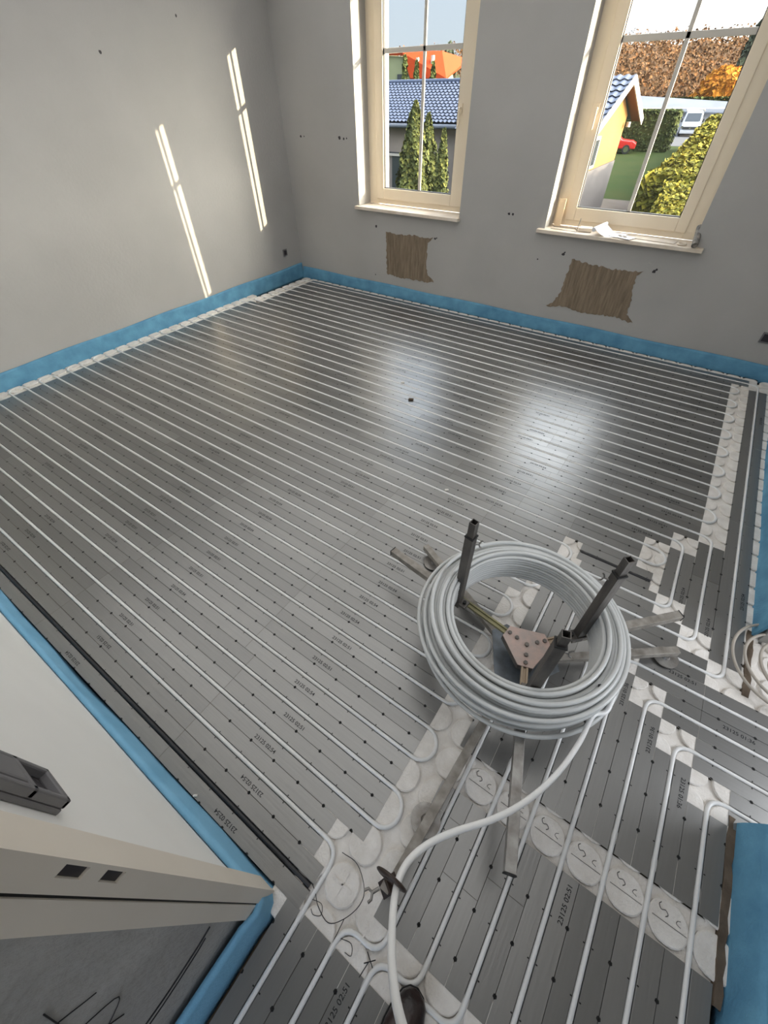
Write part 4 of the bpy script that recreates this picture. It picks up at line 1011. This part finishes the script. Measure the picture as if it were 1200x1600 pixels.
# hedges
def hedge(name, rects, n, size, m, label, top, seed, side=None, sidemat=None):
    r4 = random.Random(seed); b = MB(); tot = sum((q[2] - q[0]) * (q[3] - q[1]) for q in rects)
    for poly in rects:
        x0, y0, x1, y1, zt = poly
        b.cur = 0; b.box(x0 + .12, x1 - .12, y0 + .12, y1 - .12, GZ, zt - 0.12)
        for i in range(n):
            q = r4.random()
            wv = 0.10 * math.sin(x0 * 3 + i) 
            if q < 0.45:
                p = (r4.uniform(x0, x1), y0 + (y1 - y0) * r4.random() ** 1.7, zt + r4.uniform(-.10, .10)); nn = (0, 0, 1)
            elif q < 0.75:
                p = (x0 + r4.uniform(-.06, .08), y0 + (y1 - y0) * r4.random() ** 1.7, r4.uniform(GZ, zt)); nn = (-1, 0, 0.2)
            elif q < 0.9: p = (r4.uniform(x0, x1), y0 + r4.uniform(-.06, .06), r4.uniform(GZ, zt)); nn = (0, -1, 0.2)
            else: p = (x1 + r4.uniform(-.06, .06), y0 + (y1 - y0) * r4.random() ** 1.7, r4.uniform(GZ, zt)); nn = (1, 0, .2)
            leaves(b, p, nn, size * (0.7 + 0.02 * (p[1] - y0)), r4)
    return tag(b.build(name, m), label, 'hedge')
def slanted_hedge():
    r4 = random.Random(21); b = MB()
    # left edge of the hedge runs away from the house; (x_left, y, x_right, z_top)
    A = [(-2.55, 11.0, 0.5, -0.28), (-3.32, 17.9, 0.3, -0.30)]
    Bq = [(-4.0, 18.0, 0.3, -0.30), (-4.2, 25.0, 0.0, -0.31), (-5.3, 43.0, -2.0, -0.33), (-6.3, 60.0, -4.2, -0.35)]
    for seg, n in ((A, 11000), (Bq, 22000)):
        for i in range(len(seg) - 1):
            (xa, ya, ra, za), (xb, yb, rb, zb) = seg[i], seg[i + 1]
            b.add([(xa + .1, ya + .1, GZ), (ra, ya + .1, GZ), (rb, yb, GZ), (xb + .1, yb, GZ), (xa + .1, ya + .1, za - .1), (ra, ya + .1, za - .1), (rb, yb, zb - .1), (xb + .1, yb, zb - .1)], [(0, 1, 5, 4), (3, 0, 4, 7), (4, 5, 6, 7), (1, 2, 6, 5)])
        (x0, y0, r0, z0) = seg[0]; (x1, y1, r1, z1) = seg[-1]
        for k in range(n):
            v = r4.random() ** 1.6; y = y0 + (y1 - y0) * v
            for i in range(len(seg) - 1):
                if seg[i][1] <= y <= seg[i + 1][1]:
                    w = (y - seg[i][1]) / (seg[i + 1][1] - seg[i][1]); xl = seg[i][0] * (1 - w) + seg[i + 1][0] * w; xr = seg[i][2] * (1 - w) + seg[i + 1][2] * w
            q = r4.random(); sz = 0.065 + 0.0065 * (y - 11)
            bump_ = 0.07 * math.sin(y * 2.1) + 0.05 * math.sin(y * 5.3)
            if q < 0.55: p = (r4.uniform(xl, min(xr, xl + 2.6)), y, z0 + bump_ + r4.uniform(-.12, .06)); nn = (0, 0, 1)
            elif q < 0.85: p = (xl + bump_ + r4.uniform(-.06, .06), y, r4.uniform(GZ, z0)); nn = (-1, 0, .3)
            else: p = (r4.uniform(x0, x0 + 1.2), y0 + r4.uniform(-.06, .06), r4.uniform(GZ, z0)); nn = (0, -1, .3)
            leaves(b, p, nn, sz, r4)
    return tag(b.build('yellow_hedge', lm_hedge), 'long clipped yellow green hedge at the right of the right window view', 'hedge')
slanted_hedge()
hedge('dark_hedge', [(-14.0, 55.4, -8.7, 58.5, 0.10)], 7000, 0.24, lm_dark, 'tall dark green hedge behind the red car', 0.1, 31)
hedge('far_hedge', [(-20.0, 88.0, -2.0, 89.2, 0.42)], 1400, 0.6, lm_dark, 'low dark hedge in front of the forest behind the van', 0.4, 32)
# hillside forest: nobody could count the crowns
r4 = random.Random(41); b = MB(); vs = []; fs = []; NX = 60
for i in range(NX + 1):
    x = -110 + 130 * i / NX
    for (y, z) in ((97, GZ), (101, 0.3 + 0.3 * math.sin(i)), (118, 3.6), (150, 8.2 + 0.5 * math.sin(i * 1.7))): vs.append((x - (y - 93) * 0.45, y, z))
for i in range(NX):
    for j in range(3): k = i * 4 + j; fs.append((k, k + 4, k + 5, k + 1))
b.add(vs, fs)
for k in range(34000):
    v = r4.random() ** 1.3; y = 98 + 50 * v; x = r4.uniform(-100, 20) - (y - 93) * 0.45
    z = (0.9 + (y - 98) * 0.175)
    bl = math.sin(x * 1.1 + 3) * math.sin(y * 0.9) 
    z += 2.1 * r4.random() ** 0.8 * (0.55 + 0.45 * bl) - 0.8
    leaves(b, (x, y, z), (0.2, -0.6, 0.6), 0.42, r4)
tag(b.build('autumn_forest_hillside', lm_forest), 'brown and orange autumn forest covering the hillside behind the houses', 'forest', kind='stuff')
blob_tree('orange_tree', (-9.29, 92.5, GZ), {'h': 5.4, 'z0': 0.6, 'f': lambda t: 2.9 * math.sqrt(max(0, 1 - (2 * t - 0.85) ** 2 * 0.7))}, 1600, 0.5, lm_orange, 'bright orange autumn tree behind the white van', 'tree', seed=51)
blob_tree('dark_fir', (-7.85, 93.5, GZ), {'h': 9.3, 'z0': 0.6, 'f': cone(1.7)}, 900, 0.6, lm_fir, 'dark fir at the upper right of the right window view', 'tree', seed=52)
# long low building behind the hedge
f_ = empty('long_low_building', (-12, 82, GZ)); tag(f_, 'long low grey roofed building with a dark opening behind the van', 'building')
b = MB(); b.box(-20, -3, 81, 86, GZ, -0.35); wpart(f_, 'wall', b, mat('pale_grey_wall', (0.30, 0.31, 0.34), 0.9))
b = MB(); b.add([(-20.5, 80.5, -0.45), (-2.5, 80.5, -0.75), (-2.5, 87, -0.1), (-18.5, 87, 0.75)], [(0, 1, 2, 3)]); o = wpart(f_, 'roof', b, grey_roof); sm = o.modifiers.new('thick', 'SOLIDIFY'); sm.thickness = 0.15
b = MB(); b.box(-17.2, -14.2, 80.9, 81.05, GZ, -0.55); wpart(f_, 'garage_opening', b, dkglass)

# white van
van_w = mat('white_van_paint', (0.34, 0.37, 0.42), 0.25); tyre = mat('tyre_rubber', (0.015, 0.015, 0.015), 0.8); red = mat('red_car_paint', (0.50, 0.025, 0.02), 0.25); chrome = mat('chrome', (0.6, 0.6, 0.6), 0.15, 1.0)
v = empty('white_van', (-9.35, 74.5, GZ + 0.015), math.radians(8)); tag(v, 'white delivery van parked at the end of the lawn', 'van')
def vp(name, mb, m, bev=0.0, par=None): return mb.build(name, m, par or v, bev)
b = MB()   # local: front faces -y
prof = [(-0.15, 0.35), (-0.2, 0.75), (-0.05, 1.05), (0.75, 1.22), (1.45, 2.0), (1.7, 2.12), (5.0, 2.15), (5.1, 0.4)]
vs = [(sx * (0.99 - (0.12 if z > 1.3 else 0)), y, z) for sx in (-1, 1) for y, z in prof]; n = len(prof)
b.add(vs, [tuple(reversed(range(n))), tuple(range(n, 2 * n))] + [(i, (i + 1) % n, n + (i + 1) % n, n + i) for i in range(n)]); body = vp('body', b, van_w, 0.05)
b = MB(); b.add([(-0.80, 0.80, 1.29), (0.80, 0.80, 1.29), (0.74, 1.38, 1.96), (-0.74, 1.38, 1.96)], [(0, 1, 2, 3)]); b.v = [(x, y - 0.03, z + 0.03) for x, y, z in b.v]; vp('windscreen', b, dkglass)
b = MB(); b.box(-0.78, 0.78, -0.26, -0.17, 0.66, 0.88); g2 = vp('grille', b, gasket, 0.01)
b = MB(); b.cyl((0, -0.28, 0.78), (0, -0.25, 0.78), 0.12, 20); b.build('emblem', chrome, g2)
b = MB(); b.box(-0.97, 0.97, -0.30, -0.12, 0.28, 0.56); vp('bumper', b, mat('grey_bumper', (0.35, 0.36, 0.38), 0.5), 0.03)
for s in (-1, 1):
    b = MB(); b.box(s * 0.88 - 0.11, s * 0.88 + 0.11, -0.23, -0.05, 0.72, 0.98); vp('headlight', b, chrome, 0.02)
    b = MB(); b.box(s * 1.12 - 0.09, s * 1.12 + 0.09, 0.75, 0.85, 1.22, 1.55); vp('mirror', b, gasket, 0.02)
    b = MB(); b.box(s * 0.93 - 0.05, s * 0.93 + 0.05, 1.6, 5.0, 2.12, 2.26); vp('roof_rail', b, white_wood, 0.01)
    for y in (0.75, 4.1):
        b = MB(); b.cyl((s * 0.78, y, 0.33), (s * 1.0, y, 0.33), 0.33, 20); vp('wheel', b, tyre)
# roof box with ladder-like load
b = MB()
for k in range(5): b.bar((-0.9, 1.9 + k * 0.6, 2.28), (0.9, 1.9 + k * 0.6, 2.28), 0.05)
vp('roof_rack', b, white_wood)
# red car partly hidden by the bungalow
c_ = empty('red_car', (-12.95, 53.2, GZ), math.radians(100)); tag(c_, 'red car parked in front of the dark hedge, beside the bungalow', 'car')
b = MB(); prof = [(-2.0, 0.35), (-2.05, 0.7), (-1.7, 0.88), (-0.8, 0.95), (-0.2, 1.38), (1.1, 1.42), (1.75, 1.0), (2.05, 0.95), (2.1, 0.4)]
n = len(prof); vs = [(sx * (0.84 - (0.14 if z > 1.1 else 0)), y, z) for sx in (-1, 1) for y, z in prof]
b.add(vs, [tuple(reversed(range(n))), tuple(range(n, 2 * n))] + [(i, (i + 1) % n, n + (i + 1) % n, n + i) for i in range(n)]); vp('body', b, red, 0.06, c_)
b = MB()
for s in (-1, 1): b.add([(s * 0.80, -0.55, 1.0), (s * 0.73, -0.12, 1.33), (s * 0.73, 1.0, 1.35), (s * 0.80, 1.5, 1.0)], [(0, 1, 2, 3)])
vp('side_window', b, dkglass, 0, c_)
for s in (-1, 1):
    for y in (-1.3, 1.35):
        b = MB(); b.cyl((s * 0.66, y, 0.32), (s * 0.87, y, 0.32), 0.32, 20); w_ = vp('wheel', b, tyre, 0, c_)
        b = MB(); b.cyl((s * 0.86, y, 0.32), (s * 0.885, y, 0.32), 0.20, 16); b.build('hubcap', chrome, w_)
# thin post on the lawn
b = MB(); b.cyl((-8.9, 36.0, GZ), (-8.9, 36.0, GZ + 0.9), 0.03, 8); tag(b.build('garden_stake', white_wood), 'thin pale stake standing on the lawn in front of the red car', 'stake')
